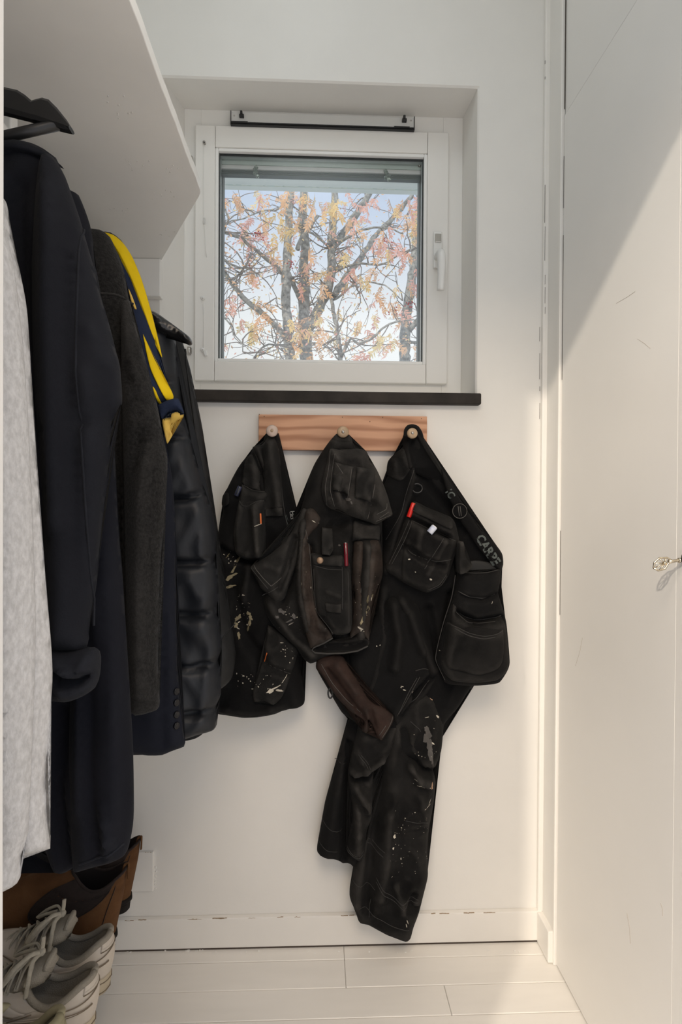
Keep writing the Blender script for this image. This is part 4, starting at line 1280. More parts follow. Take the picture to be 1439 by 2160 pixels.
pen_on('folding_knife', 'slate blue folding knife standing in the tool pocket of the first vest', (498, 1046), (507, 1026), I, 5.0, M['slate_blue'], 0.006, 'knife', [(0.15, 0.85, 0.5, M['gasket'], 'blade_slot', -0.003)])

# --- work trousers bundled on the middle peg
J_Y = -0.084
rJ = thing('bundled_work_trousers', (W(710, 1400, J_Y).x, J_Y, W(665, 1400, J_Y).z), 'dirty dark work trousers bundled up on the middle peg, a button pocket in front', 'trousers')
J = piece('body', [(710, 915), (716, 922), (726, 924), (737, 917), (744, 930), (752, 945), (773, 952), (786, 985), (800, 1020), (806, 1060), (806, 1110), (802, 1135), (806, 1167), (808, 1199), (805, 1222), (793, 1247), (786, 1275), (781, 1300), (779, 1345), (770, 1362), (745, 1374), (712, 1379), (690, 1386), (668, 1394), (655, 1398), (640, 1388), (626, 1366), (604, 1345), (580, 1322), (563, 1296), (556, 1262), (560, 1230), (585, 1190), (600, 1150), (620, 1105), (632, 1080), (636, 1070), (644, 1038), (651, 1008), (664, 978), (678, 955), (695, 931)],
          J_Y, 0.038, 0.030, M['work'], rJ, folds=[([(640, 1100), (632, 1180), (636, 1260), (650, 1320)], 8, 0.010), ([(626, 1130), (622, 1200), (600, 1270)], 6, -0.012), ([(655, 1150), (660, 1250), (680, 1320), (702, 1345)], 6, -0.008),
          ([(745, 1140), (746, 1220), (740, 1330)], 7, -0.010), ([(772, 1150), (768, 1240), (760, 1330)], 11, 0.012), ([(570, 1270), (620, 1340), (660, 1370)], 9, 0.006), ([(700, 1110), (725, 1100)], 8, -0.006)], res=0.007, wrinkle=0.006, wscale=(11, 8), back=0.75)
patch('waist_loop', [(697, 928), (722, 932), (744, 930), (752, 946), (772, 954), (778, 972), (760, 985), (715, 975), (694, 955)], J, 0.006, 0.010, M['work'], rJ, lift=0.002)
# side piece that sticks out (its corner is a hemmed pocket bag)
J2 = piece('pocket_bag', [(640, 1072), (652, 1080), (640, 1140), (626, 1190), (612, 1225), (600, 1262), (580, 1270), (562, 1250), (550, 1240), (540, 1215), (528, 1198), (536, 1190), (560, 1176), (590, 1152), (615, 1122), (630, 1090)], -0.115, 0.018, 0.020, M['work_panel'], rJ,
           folds=[([(622, 1135), (608, 1190), (590, 1240)], 5, -0.008), ([(560, 1190), (590, 1200)], 10, 0.003)], res=0.006, wrinkle=0.003)
seam('hem_edge', [[(535, 1193), (541, 1202), (556, 1220), (572, 1236)], [(572, 1236), (590, 1222), (601, 1208)]], J2, M['stitch_pale'], rJ, 0.0008)
seam('fold_edge', [[(529, 1198), (542, 1214), (556, 1230), (566, 1242)], [(552, 1258), (572, 1247), (590, 1236)]], J2, M['stitch'], rJ, 0.0009)
# upper pouch
J3 = piece('upper_pouch', [(697, 947), (722, 950), (752, 946), (773, 953), (782, 978), (794, 989), (807, 1017), (818, 1046), (823, 1066), (828, 1086), (812, 1096), (793, 1106), (778, 1100), (750, 1092), (735, 1086), (715, 1074), (700, 1074), (685, 1062), (678, 1035), (682, 1005), (690, 975)], -0.138, 0.026, 0.022, M['work_grey'], rJ,
           folds=[([(690, 985), (684, 1030), (696, 1068)], 4, 0.005), ([(702, 955), (714, 975)], 6, 0.005), ([(724, 1040), (728, 1082)], 6, -0.007), ([(783, 1060), (776, 1095)], 5, -0.005), ([(712, 1040), (722, 1072)], 6, 0.006)], res=0.006, wrinkle=0.004, wscale=(18, 14))
bx1 = patch('box_pocket', [(706, 975), (746, 985), (742, 1012), (736, 1046), (722, 1040), (700, 1032), (702, 1000)], J3, 0.012, 0.008, M['work_grey'], rJ, lift=0.001, smooth=False)
bx2 = patch('box_pocket', [(752, 985), (793, 989), (789, 1020), (782, 1060), (766, 1054), (748, 1050), (749, 1015)], J3, 0.012, 0.008, M['work_panel'], rJ, lift=0.001, smooth=False)
patch('pocket_flap', [(704, 998), (724, 1005), (718, 1036), (701, 1030)], bx1, 0.003, 0.004, M['work_panel'], rJ, lift=0.001, smooth=False)
seam('stitch_line', [[(742, 990), (738, 1020), (734, 1050)], [(724, 1006), (717, 1025), (714, 1036)], [(710, 978), (724, 1000)]], bx1, M['stitch_pale'], rJ, 0.0006)
seam('stitch_line', [[(697, 950), (693, 990), (686, 1030), (690, 1066)], [(706, 958), (700, 1000), (697, 1035), (706, 1068)], [(790, 1022), (784, 1060), (776, 1095)], [(795, 1085), (815, 1074), (817, 1062)], [(800, 1094), (820, 1080)], [(793, 1100), (824, 1087)]], J3, M['stitch_pale'], rJ, 0.0006)
spatter('dust_mark', [(735, 1054, 5, 1.2, 20), (741, 1060, 3, 1.5, 50), (765, 1000, 4, 1.6, 5), (738, 1008, 2.5, 1, 0), (738, 1020, 2, 1, 0)], J3, M['paint_grey'], rJ, 21)
# strap loop across, right-hand sleeve with cuff
patch('fabric_band', [(746, 1098), (772, 1106), (800, 1108), (801, 1138), (786, 1137), (762, 1136), (744, 1142)], J, 0.008, 0.008, M['work_grey'], rJ, lift=0.006)
J4 = piece('trouser_leg', [(748, 1142), (772, 1136), (798, 1140), (806, 1170), (808, 1200), (804, 1224), (790, 1252), (783, 1290), (780, 1330), (778, 1352), (768, 1342), (752, 1338), (738, 1346), (742, 1310), (748, 1260), (743, 1210), (744, 1170)], -0.114, 0.026, 0.020, M['work_brown'], rJ,
           folds=[([(770, 1145), (764, 1220), (768, 1300)], 4, -0.004), ([(780, 1180), (776, 1260)], 10, 0.006)], res=0.006, wrinkle=0.004)
seam('leg_seam', [[(770, 1140), (766, 1180), (763, 1225), (761, 1250)]], J4, M['stitch_pale'], rJ, 0.0007)
spatter('paint_smear', [(766, 1276, 7, 1.5, -70), (772, 1290, 8, 1.6, -60), (768, 1300, 6, 1.8, -65), (763, 1310, 5, 1.6, -60), (774, 1264, 5, 2, -80), (785, 1258, 4, 1.6, 100)], J4, M['paint_khaki'], rJ, 22)
spatter('paint_splatter', [(760, 1325, 3.4, 1.8, 20), (764, 1331, 3, 1.8, 20), (762, 1327, 2, 1.4, 80), (757, 1322, 1.6, 2, 0), (784, 1262, 3, 1.6, 95)] + scatter(16, 750, 800, 1180, 1330, 0.4, 1.0, 23), J4, M['paint_spot'], rJ, 24)
# left-hand leg with its brown wear
J5 = piece('trouser_leg', [(644, 1078), (660, 1072), (676, 1092), (672, 1110), (652, 1135), (656, 1170), (659, 1220), (664, 1270), (672, 1300), (690, 1322), (702, 1344), (685, 1356), (660, 1366), (656, 1376), (648, 1352), (640, 1320), (632, 1270), (629, 1200), (631, 1140)], -0.118, 0.024, 0.020, M['work_brown'], rJ,
           folds=[([(648, 1150), (650, 1240), (664, 1310)], 5, -0.006), ([(640, 1140), (641, 1250)], 7, 0.005), ([(660, 1320), (690, 1340)], 6, -0.004)], res=0.006, wrinkle=0.004)
seam('leg_seam', [[(644, 1112), (652, 1150), (656, 1190), (660, 1240), (666, 1280), (673, 1296), (690, 1318), (702, 1340)]], J5, M['stitch_pale'], rJ, 0.0008)
spatter('paint_splatter', [(635, 1230, 2.6, 1.6, 80), (634, 1240, 2, 1.8, 80), (662, 1100, 2.2, 2, 30), (656, 1240, 1.4, 2, 80)] + scatter(10, 634, 690, 1090, 1330, 0.4, 0.9, 26), J5, M['paint_spot'], rJ, 25)
# button pocket
J6 = piece('button_pocket', [(656, 1168), (690, 1169), (724, 1171), (738, 1190), (742, 1250), (741, 1330), (706, 1338), (690, 1320), (672, 1296), (664, 1260), (659, 1210)], -0.122, 0.016, 0.012, M['work_panel'], rJ,
           folds=[([(690, 1245), (715, 1255)], 6, 0.003), ([(676, 1300), (700, 1330)], 5, -0.004)], res=0.006, wrinkle=0.003)
fl_ = patch('pocket_band', [(657, 1169), (690, 1170), (723, 1171), (722, 1195), (700, 1193), (660, 1190)], J6, 0.005, 0.005, M['work_panel'], rJ, lift=0.0015, smooth=False)
q = on_surf([(675, 1182), (676, 1182)], fl_, 0.0, sm=False)[0]
lathe('snap_button', [(0.0005, 0.0045), (0.004, 0.0042), (0.0070, 0.0028), (0.0076, 0.0), (0.0005, 0.0)], q, (0, -1, 0), M['brass'], rJ, 20)
patch('belt_loop', [(679, 1112), (701, 1115), (703, 1158), (696, 1158), (696, 1170), (679, 1168), (678, 1140)], J, 0.006, 0.005, M['work_panel'], rJ, lift=0.018, smooth=False)
patch('belt_loop', [(686, 1272), (720, 1274), (719, 1293), (688, 1290)], J6, 0.004, 0.004, M['work_panel'], rJ, lift=0.002, smooth=False)
seam('stitch_line', [[(660, 1192), (690, 1200), (722, 1202)], [(722, 1196), (723, 1240), (722, 1285)], [(662, 1200), (664, 1250), (668, 1290), (676, 1302), (692, 1322), (704, 1338)], [(734, 1205), (736, 1260), (736, 1320)], [(670, 1172), (700, 1173)]], J6, M['stitch'], rJ, 0.0007)
# the open hem at the bottom: a rolled rim around the dark inside
rim = [(660, 1368), (675, 1360), (700, 1350), (715, 1352), (738, 1348), (752, 1340), (768, 1343), (779, 1352), (777, 1362), (755, 1372), (725, 1377), (690, 1378), (664, 1376), (659, 1371)]
piece('open_hem', rim, -0.122, 0.012, 0.010, M['work_plain'], rJ, folds=[([(672, 1367), (700, 1362), (740, 1362), (768, 1356)], 6, -0.008)], res=0.005, wrinkle=0.001)
yR = -0.138
tube('hem_rim', [tuple(W(p[0], p[1], yR if 3 < i < 8 or i > 8 else yR + 0.004)) for i, p in enumerate([(702, 1346), (685, 1356), (662, 1366), (658, 1372), (664, 1377), (690, 1379), (725, 1378), (755, 1373), (776, 1363)])], 0.0018, M['stitch'], rJ, 6)
spatter('dust_mark', [(610, 1310, 4, 2, -20), (595, 1290, 6, 1.4, 30), (620, 1300, 5, 1.5, 60), (585, 1300, 4, 1.2, 0), (615, 1315, 3, 2.4, -20), (700, 1230, 3, 2, 0), (716, 1150, 3, 1.2, 0)], J, M['paint_grey'], rJ, 27)
spatter('paint_splatter', [(613, 1316, 2.0, 2.8, -20), (604, 1296, 1.2, 1, 0), (627, 1302, 1.2, 1, 0)] + scatter(12, 575, 640, 1270, 1340, 0.4, 0.9, 29), J, M['paint_spot'], rJ, 30)
pen_on('dark_red_pen', 'dark red pen clipped in the button pocket of the bundled trousers', (731, 1194), (729, 1145), J6, 4.2, M['dark_red'], 0.004, 'pen', [(0.96, 1.01, 0.9, M['steel'], 'cap_end', 0.0), (0.5, 0.95, 0.22, M['steel'], 'clip', -0.004)])

# --- long work trousers on the last peg
K_Y = -0.045
rK = thing('work_trousers', (W(850, 1976, K_Y).x, K_Y, W(855, 1976, K_Y).z), 'long black work trousers with tool pouches on the last peg, legs near the floor', 'trousers')
K = piece('body', [(856, 911), (862, 903), (868, 902), (876, 903), (884, 908), (893, 924), (905, 945), (918, 966), (931, 987), (950, 1020), (969, 1052), (985, 1078), (1005, 1108), (1030, 1140), (1046, 1150), (1058, 1168), (1060, 1190), (1052, 1217), (1050, 1245), (1056, 1300), (1040, 1380), (1000, 1440), (992, 1448), (965, 1490), (937, 1524), (930, 1560), (900, 1600), (860, 1600), (820, 1590), (770, 1560), (745, 1520), (720, 1500), (690, 1450), (668, 1410), (672, 1390), (730, 1360), (765, 1330), (785, 1270), (795, 1200), (803, 1140), (806, 1080), (808, 1030), (818, 1002), (822, 975), (834, 958), (848, 944), (854, 928)],
          K_Y, 0.036, 0.032, M['work_plain'], rK, folds=[([(868, 990), (856, 1050), (830, 1120), (806, 1200)], 7, 0.008), ([(870, 960), (872, 1000)], 5, -0.006), ([(880, 1000), (930, 1060), (955, 1090)], 6, -0.005), ([(800, 1240), (805, 1340), (770, 1480)], 12, 0.008), ([(840, 1260), (870, 1310), (905, 1400)], 12, 0.012),
          ([(815, 1270), (830, 1380)], 8, -0.009), ([(900, 1280), (915, 1380)], 8, -0.008), ([(945, 1250), (935, 1400)], 9, -0.010)], res=0.007, wrinkle=0.005, wscale=(10, 6), back=0.75)
q0 = PEGS[2]
patch('waistband', [(856, 912), (864, 903), (872, 901), (884, 907), (905, 944), (931, 988), (952, 1022), (944, 1028), (920, 990), (893, 950), (880, 925), (872, 918), (866, 926), (862, 950), (868, 985), (860, 992), (854, 958), (853, 930)], K, 0.008, 0.007, M['work_plain'], rK, lift=0.002)
patch('rear_pocket', [(822, 972), (834, 957), (852, 944), (860, 962), (866, 986), (850, 1012), (836, 1012), (820, 1000)], K, 0.006, 0.010, M['work'], rK, lift=0.001, folds=[([(840, 958), (848, 1000)], 4, -0.004)])
seam('stitch_line', [[(824, 978), (840, 996), (846, 1012)], [(830, 970), (845, 985), (852, 1000)], [(842, 956), (850, 972), (858, 988)], [(872, 976), (886, 966), (898, 952)], [(875, 984), (892, 974), (908, 966)], [(872, 992), (860, 1030), (848, 1075), (838, 1098), (816, 1140)]], K, M['stitch'], rK, 0.0008)
# belt with block lettering
Kb = piece('belt', [(930, 986), (946, 1012), (968, 1048), (988, 1080), (1008, 1110), (1030, 1134), (1046, 1148), (1058, 1170), (1061, 1186), (1054, 1202), (1046, 1198), (1030, 1178), (1010, 1156), (988, 1122), (966, 1090), (950, 1056), (938, 1022)], -0.098, 0.008, 0.010, M['work_plain'], rK, res=0.005, wrinkle=0.0)
text_on('belt_print', 'CARPE', (1029, 1160), 19, 56, Kb, M['print_dim'], rK, 0.0012, 0.92, 0.035)
text_on('belt_print', 'IC', (950, 1042), 14, 58, Kb, M['print_dim'], rK, 0.0012, 1.0, 0.03)
cut = [tuple(p) for p in on_surf([(1006, 1133), (1030, 1168), (1050, 1195)], Kb, 0.0016, 0.01)]
tube('print_split', cut, 0.0007, M['work_plain'], rK, 5)
cr = W(970, 1078, -0.108)
ring_pts = [(cr.x + 0.0165 * math.cos(a), -0.1085, cr.z + 0.0165 * math.sin(a)) for a in [2 * PI * k / 28 for k in range(29)]]
bd = lathe('badge', [(0.0005, 0.004), (0.0160, 0.004), (0.0170, 0.002), (0.0170, -0.001), (0.0005, -0.001)], (cr.x, -0.104, cr.z), (0, -1, 0), M['work_plain'], rK, 28)
tube('badge_ring', ring_pts, 0.0008, M['stitch_pale'], bd, 6)
v, f = join_vf([tube_vf([(cr.x + dx, -0.1085, cr.z + 0.011), (cr.x + dx + 0.003, -0.1085, cr.z - 0.011)], 0.0009, 5) for dx in (-0.004, 0.0005)])
mesh_obj('badge_mark', v, f, M['stitch_pale'], bd)
# D ring
lp_ = [W(856, 920, -0.084), W(857, 908, -0.086), W(862, 901, -0.086), W(871, 899.5, -0.086), W(880, 903, -0.084), W(887, 914, -0.080), W(891, 930, -0.074)]
tube('hanging_strap', spline([tuple(p) for p in lp_], 0.004), 0.0052, M['work_plain'], rK, 8)
dr = W(880, 1030, -0.092)
tube('key_ring', [(dr.x + 0.0115 * math.cos(a), -0.094 + 0.002 * math.sin(a), dr.z + 0.0105 * math.sin(a)) for a in [2 * PI * k / 24 for k in range(25)]], 0.0016, M['black_plastic'], rK, 8)
# front pouch with two pens
Kp = piece('front_pouch', [(872, 1058), (905, 1072), (950, 1090), (960, 1104), (966, 1128), (968, 1145), (956, 1180), (945, 1215), (930, 1236), (912, 1246), (900, 1250), (880, 1243), (850, 1228), (818, 1206), (813, 1195), (826, 1165), (842, 1130), (856, 1092)], -0.088, 0.026, 0.020, M['work'], rK,
           folds=[([(868, 1095), (900, 1112), (940, 1132)], 5, -0.008), ([(850, 1150), (890, 1178), (930, 1190)], 5, -0.005), ([(936, 1136), (915, 1175), (895, 1210)], 4, 0.003), ([(880, 1120), (876, 1150)], 10, 0.005)], res=0.006, wrinkle=0.004)
patch('pouch_flap', [(873, 1062), (905, 1074), (952, 1090), (955, 1106), (950, 1116), (928, 1108), (900, 1094), (872, 1080)], Kp, 0.006, 0.006, M['work'], rK, lift=0.002)
pch = patch('pocket_front', [(869, 1098), (890, 1108), (915, 1120), (938, 1132), (952, 1136), (962, 1142), (952, 1180), (942, 1212), (926, 1234), (900, 1247), (870, 1236), (848, 1222), (850, 1160), (860, 1125)], Kp, 0.008, 0.012, M['work'], rK, lift=0.001)
seam('stitch_line', [[(870, 1098), (890, 1108), (915, 1120), (940, 1132), (960, 1141)], [(851, 1148), (870, 1168), (900, 1180), (925, 1184), (955, 1180)], [(936, 1136), (915, 1170), (896, 1200)], [(902, 1245), (926, 1234), (942, 1212)], [(903, 1249), (930, 1238), (945, 1216)]], pch, M['stitch'], rK, 0.0007)
seam('stitch_line', [[(868, 1075), (905, 1092), (952, 1108)], [(868, 1100), (852, 1140), (826, 1190)], [(862, 1098), (846, 1136), (820, 1190)]], Kp, M['stitch'], rK, 0.0007, 0.006)
spatter('paint_splatter', [(909, 1222, 2.6, 1.2, 20), (864, 1180, 2, 1.4, 0), (948, 1128, 1.6, 3, -70), (877, 1207, 1.2, 1, 0)], pch, M['paint_spot'], rK, 41)
pen_on('red_marker', 'red marker standing in the pouch of the long trousers', (862, 1091), (873, 1061), Kp, 5.0, M['red'], 0.004, 'marker', [(0.80, 1.0, 0.75, M['orange'], 'cap_end', -0.001)])
pen_on('blue_white_stick', 'short pale blue and white stick beside the red marker in the pouch', (906, 1124), (917, 1111), pch, 7.0, M['pale_blue'], 0.002, 'stick', [(0.9, 1.06, 0.85, M['white_plastic'], 'end', 0.0)])
# side holster
patch('holster_strap', [(958, 1142), (966, 1140), (972, 1170), (984, 1188), (976, 1200), (960, 1206), (957, 1186)], K, 0.006, 0.006, M['work'], rK, lift=0.050)
Kh = piece('holster', [(966, 1205), (1000, 1207), (1030, 1206), (1053, 1200), (1054, 1225), (1050, 1250), (1062, 1290), (1068, 1320), (1074, 1395), (1068, 1415), (1052, 1438), (1030, 1443), (1000, 1445), (952, 1443), (938, 1438), (930, 1415), (921, 1395), (926, 1360), (940, 1310), (955, 1265), (962, 1240)], -0.098, 0.026, 0.022, M['work_plain'], rK,
           folds=[([(962, 1206), (1000, 1210), (1050, 1203)], 4, 0.003), ([(968, 1255), (1010, 1262), (1046, 1250)], 4, -0.005), ([(960, 1290), (1000, 1310), (1050, 1300)], 7, -0.012)], res=0.006, wrinkle=0.003)
piece('holster_mouth_shade', [(966, 1206), (975, 1190), (1000, 1182), (1030, 1186), (1053, 1200), (1030, 1207), (1000, 1209)], -0.094, 0.004, 0.008, M['key_gap'], rK, res=0.005, wrinkle=0.0)  # black piece painted as the shade inside the holster opening
hp1 = patch('holster_pocket', [(958, 1275), (965, 1290), (985, 1304), (1010, 1310), (1040, 1306), (1058, 1298), (1066, 1335), (1070, 1395), (1060, 1418), (1040, 1432), (1000, 1436), (955, 1434), (938, 1420), (930, 1395), (938, 1350), (950, 1305)], Kh, 0.012, 0.012, M['work'], rK, lift=0.001)
hp2 = patch('holster_pocket', [(950, 1318), (965, 1322), (990, 1334), (1020, 1340), (1044, 1336), (1060, 1328), (1063, 1370), (1058, 1398), (1045, 1412), (1010, 1422), (975, 1416), (945, 1408), (938, 1388), (943, 1350)], hp1, 0.008, 0.010, M['work'], rK, lift=0.001)
seam('pocket_edge', [[(958, 1277), (966, 1290), (985, 1303), (1010, 1309), (1040, 1305), (1058, 1298)], [(960, 1288), (985, 1311), (1010, 1316), (1045, 1311)]], hp1, M['stitch'], rK, 0.0010)
seam('pocket_edge', [[(951, 1319), (965, 1323), (990, 1335), (1020, 1341), (1044, 1337), (1059, 1329)], [(960, 1326), (990, 1341), (1020, 1347), (1044, 1343)]], hp2, M['stitch'], rK, 0.0008)
seam('piping', [[(964, 1215), (956, 1262), (940, 1312), (927, 1362), (922, 1394), (931, 1416), (940, 1436)], [(968, 1206), (1000, 1209), (1030, 1208), (1052, 1202)], [(968, 1248), (990, 1258), (1020, 1261), (1046, 1254)]], Kh, M['stitch'], rK, 0.0011)
spatter('paint_splatter', [(1037, 1270, 1.5, 2.6, -70), (1060, 1310, 1.2, 2, 80), (1063, 1380, 1.2, 2, 60), (930, 1375, 1, 1, 0), (1066, 1360, 1.2, 2, 80)], Kh, M['paint_spot'], rK, 43)
kt = W(993, 1447, -0.06)
tube('zip_pull', [kt + Vector((0, 0, 0.006)), kt, kt + Vector((0.001, 0, -0.006))], 0.0012, M['black_plastic'], rK, 6)
# legs: rear one, the thin twisted one, and the front one
K1 = piece('trouser_leg', [(745, 1480), (775, 1500), (800, 1550), (800, 1640), (790, 1720), (770, 1800), (752, 1826), (742, 1822), (735, 1815), (722, 1816), (712, 1810), (695, 1804), (671, 1798), (669, 1785), (676, 1745), (686, 1690), (697, 1650), (708, 1612), (722, 1560), (738, 1505)], -0.038, 0.028, 0.024, M['work_plain'], rK,
           folds=[([(720, 1590), (700, 1700), (690, 1790)], 14, 0.005), ([(735, 1560), (728, 1680), (724, 1800)], 7, -0.010)], res=0.007, wrinkle=0.004, wscale=(10, 5))
seam('hem_seam', [[(672, 1784), (690, 1789), (712, 1794)], [(680, 1736), (705, 1746), (722, 1752)], [(707, 1610), (728, 1608)]], K1, M['stitch'], rK, 0.0006)
K2 = piece('trouser_leg', [(760, 1520), (800, 1530), (836, 1528), (834, 1555), (824, 1585), (810, 1602), (790, 1616), (788, 1640), (786, 1680), (784, 1720), (775, 1745), (771, 1780), (768, 1800), (758, 1812), (745, 1806), (735, 1796), (730, 1788), (738, 1750), (744, 1720), (740, 1680), (734, 1640), (735, 1620), (744, 1580), (752, 1548)], -0.068, 0.028, 0.022, M['work'], rK,
           folds=[([(736, 1622), (770, 1612), (806, 1590)], 7, 0.010), ([(745, 1640), (765, 1670), (780, 1700)], 8, 0.008), ([(742, 1632), (775, 1628)], 5, -0.010), ([(750, 1570), (770, 1610)], 5, 0.004), ([(765, 1690), (772, 1715)], 6, -0.006), ([(752, 1700), (756, 1780)], 8, 0.006)], res=0.006, wrinkle=0.005, wscale=(16, 12))
seam('stitch_line', [[(756, 1592), (768, 1606), (776, 1618)], [(762, 1594), (774, 1608), (781, 1618)], [(733, 1792), (745, 1802), (758, 1803), (768, 1797)], [(732, 1796), (745, 1806), (760, 1807), (768, 1802)]], K2, M['stitch'], rK, 0.0007)
K3 = piece('trouser_leg', [(842, 1450), (880, 1440), (912, 1450), (925, 1470), (935, 1500), (934, 1540), (930, 1580), (918, 1612), (913, 1620), (918, 1645), (914, 1690), (906, 1730), (902, 1765), (901, 1800), (902, 1842), (892, 1885), (884, 1917), (872, 1950), (866, 1970), (853, 1976), (830, 1970), (800, 1957), (774, 1943), (756, 1938), (748, 1915), (738, 1892), (738, 1870), (743, 1850), (745, 1828), (752, 1800), (770, 1760), (788, 1700), (800, 1640), (808, 1580), (822, 1520)], -0.052, 0.036, 0.030, M['work'], rK,
           folds=[([(860, 1580), (885, 1612), (914, 1618)], 5, -0.014), ([(862, 1600), (880, 1630), (908, 1640)], 8, 0.010), ([(795, 1640), (785, 1760), (772, 1900)], 12, -0.012), ([(820, 1700), (812, 1800), (800, 1870)], 10, 0.005), ([(880, 1660), (900, 1720)], 10, 0.005), ([(860, 1740), (890, 1735)], 7, -0.004),
                  ([(848, 1530), (856, 1570)], 6, -0.006), ([(868, 1870), (855, 1895), (880, 1905)], 7, -0.007), ([(830, 1840), (848, 1895)], 8, 0.007)], res=0.007, wrinkle=0.006, wscale=(12, 9))
seam('stitch_line', [[(795, 1858), (815, 1882), (845, 1900), (884, 1905)], [(795, 1866), (815, 1890), (845, 1908), (884, 1911)], [(758, 1920), (778, 1927), (820, 1946), (862, 1958)], [(772, 1768), (790, 1782), (810, 1788)], [(770, 1775), (788, 1790), (806, 1796)], [(745, 1862), (765, 1868), (790, 1870)], [(856, 1732), (880, 1737), (902, 1734)], [(866, 1522), (885, 1538), (890, 1550)], [(783, 1900), (778, 1930)]], K3, M['stitch'], rK, 0.0007)
spatter('grey_smear', [(896, 1555, 10, 1.3, 60), (903, 1548, 9, 1.2, 70), (906, 1570, 10, 1.3, 80), (908, 1592, 9, 1.6, 85), (900, 1538, 7, 1.4, 50), (912, 1605, 6, 2, 80)], K3, M['paint_grey'], rK, 44)
spatter('tan_paint', [(913, 1475, 5, 1.9, 25), (919, 1480, 3.5, 1.8, 30), (905, 1452, 4, 2, 20), (909, 1652, 3, 1.5, -40)], K3, M['paint_tan'], rK, 45)
spatter('paint_splatter', [(833, 1765, 4.2, 1.3, 90), (829, 1787, 3, 1.3, 90), (846, 1811, 2.6, 1.6, 80), (902, 1700, 2.6, 3.2, -12), (908, 1692, 2.2, 3, -60), (924, 1512, 3.4, 1.5, 45), (901, 1513, 2, 2.6, -10), (882, 1648, 2.2, 2.6, -40), (890, 1652, 2, 3, 20), (874, 1638, 1.8, 2, 0), (859, 1940, 3, 2.4, 70), (857, 1950, 2.2, 2, 80), (914, 1568, 2.4, 1.6, 40), (893, 1547, 1.6, 2, 60)] + scatter(48, 822, 905, 1700, 1850, 0.4, 1.3, 46) + scatter(20, 872, 922, 1500, 1660, 0.4, 1.4, 47), K3, M['paint_spot'], rK, 48)
# flap with the square corner, and the rust-coloured lining that hangs out
K4 = piece('pocket_bag', [(815, 1262), (850, 1255), (880, 1275), (895, 1320), (908, 1365), (921, 1415), (921, 1425), (911, 1446), (895, 1470), (872, 1492), (850, 1512), (836, 1528), (826, 1510), (800, 1490), (772, 1465), (752, 1440), (735, 1400), (745, 1350), (785, 1310)], -0.078, 0.022, 0.024, M['work_plain'], rK,
           folds=[([(826, 1270), (838, 1340), (830, 1400)], 12, 0.010), ([(860, 1290), (890, 1370)], 10, 0.007), ([(912, 1420), (870, 1460), (845, 1500)], 5, -0.010)], res=0.007, wrinkle=0.004)
seam('hem_stitch', [[(876, 1414), (896, 1410), (917, 1418)], [(880, 1430), (862, 1460), (838, 1512)], [(886, 1428), (868, 1458), (842, 1508)], [(916, 1428), (895, 1450), (860, 1490)]], K4, M['stitch'], rK, 0.0008)
spatter('paint_splatter', [(849, 1448, 2.2, 1.8, 10), (853, 1455, 2, 1.8, 10), (846, 1450, 1.4, 1, 0), (795, 1363, 1.4, 1, 0), (802, 1361, 1.4, 1, 0), (806, 1383, 1, 1, 0), (870, 1460, 1.4, 2, -60)], K4, M['paint_spot'], rK, 49)
K5 = piece('rust_lining', [(668, 1394), (676, 1386), (700, 1380), (722, 1384), (738, 1410), (756, 1438), (775, 1470), (790, 1484), (812, 1494), (831, 1512), (822, 1535), (804, 1561), (792, 1545), (784, 1525), (776, 1516), (778, 1535), (774, 1546), (763, 1540), (768, 1520), (740, 1500), (715, 1476), (696, 1450), (680, 1425), (667, 1410)], -0.106, 0.014, 0.014, M['rust'], rK,
           folds=[([(690, 1408), (730, 1462), (768, 1512)], 4, -0.007), ([(710, 1400), (750, 1455)], 8, 0.004), ([(782, 1495), (790, 1530)], 4, -0.004), ([(770, 1488), (778, 1520)], 4, 0.004)], res=0.005, wrinkle=0.002)
seam('stitch_line', [[(678, 1400), (700, 1438), (735, 1480), (766, 1510)], [(806, 1556), (820, 1534), (829, 1513)], [(800, 1552), (814, 1530)]], K5, M['stitch_pale'], rK, 0.0007)
lc = W(697, 1462, -0.10)
tube('cord_loop', [(lc.x + 0.0052 * math.cos(a), -0.100, lc.z + 0.0115 * math.sin(a)) for a in [2 * PI * k / 18 for k in range(19)]], 0.0019, M['black_plastic'], rK, 8)

# ---------------------------------------------------------------- wall plate low on the back wall
px0, px1 = W(262, 1840, -0.007).x, W(323, 1840, -0.007).x
pz0, pz1 = W(310, 1881, -0.007).z, W(310, 1798, -0.007).z
wp = thing('wall_plate', ((px0 + px1) / 2, 0, pz0), 'white painted cover plate low on the wall behind the boots', 'wall plate')
box('plate', (px0, px1, -0.007, 0.0, pz0, pz1), M['wall'], wp, 0.0015)
rr = random.Random(9)
parts = []
for i in range(9):
    z = pz0 + (pz1 - pz0) * (i + rr.random()) / 14
    x = px1 + 0.0045 + rr.uniform(-0.001, 0.001)
    parts.append(lathe_vf([(0.0002, 0), (0.0028 * rr.uniform(0.6, 1.3), 0.0), (0.0015, 0.0018), (0.0002, 0.0022)], (x, 0.0004, z), (0, -1, 0), 7))
v, f = join_vf(parts)
mesh_obj('filler_bead', v, f, M['wall'], wp)
parts = []
for i in range(5):
    x = px0 + (px1 - px0) * rr.random()
    parts.append(box_vf(x, x + rr.uniform(0.001, 0.004), -0.0072, -0.0062, pz1 - 0.0005, pz1 + 0.0002))
v, f = join_vf(parts)
mesh_obj('chipped_paint', v, f, M['crack_brown'], wp, False)['kind'] = 'stuff'

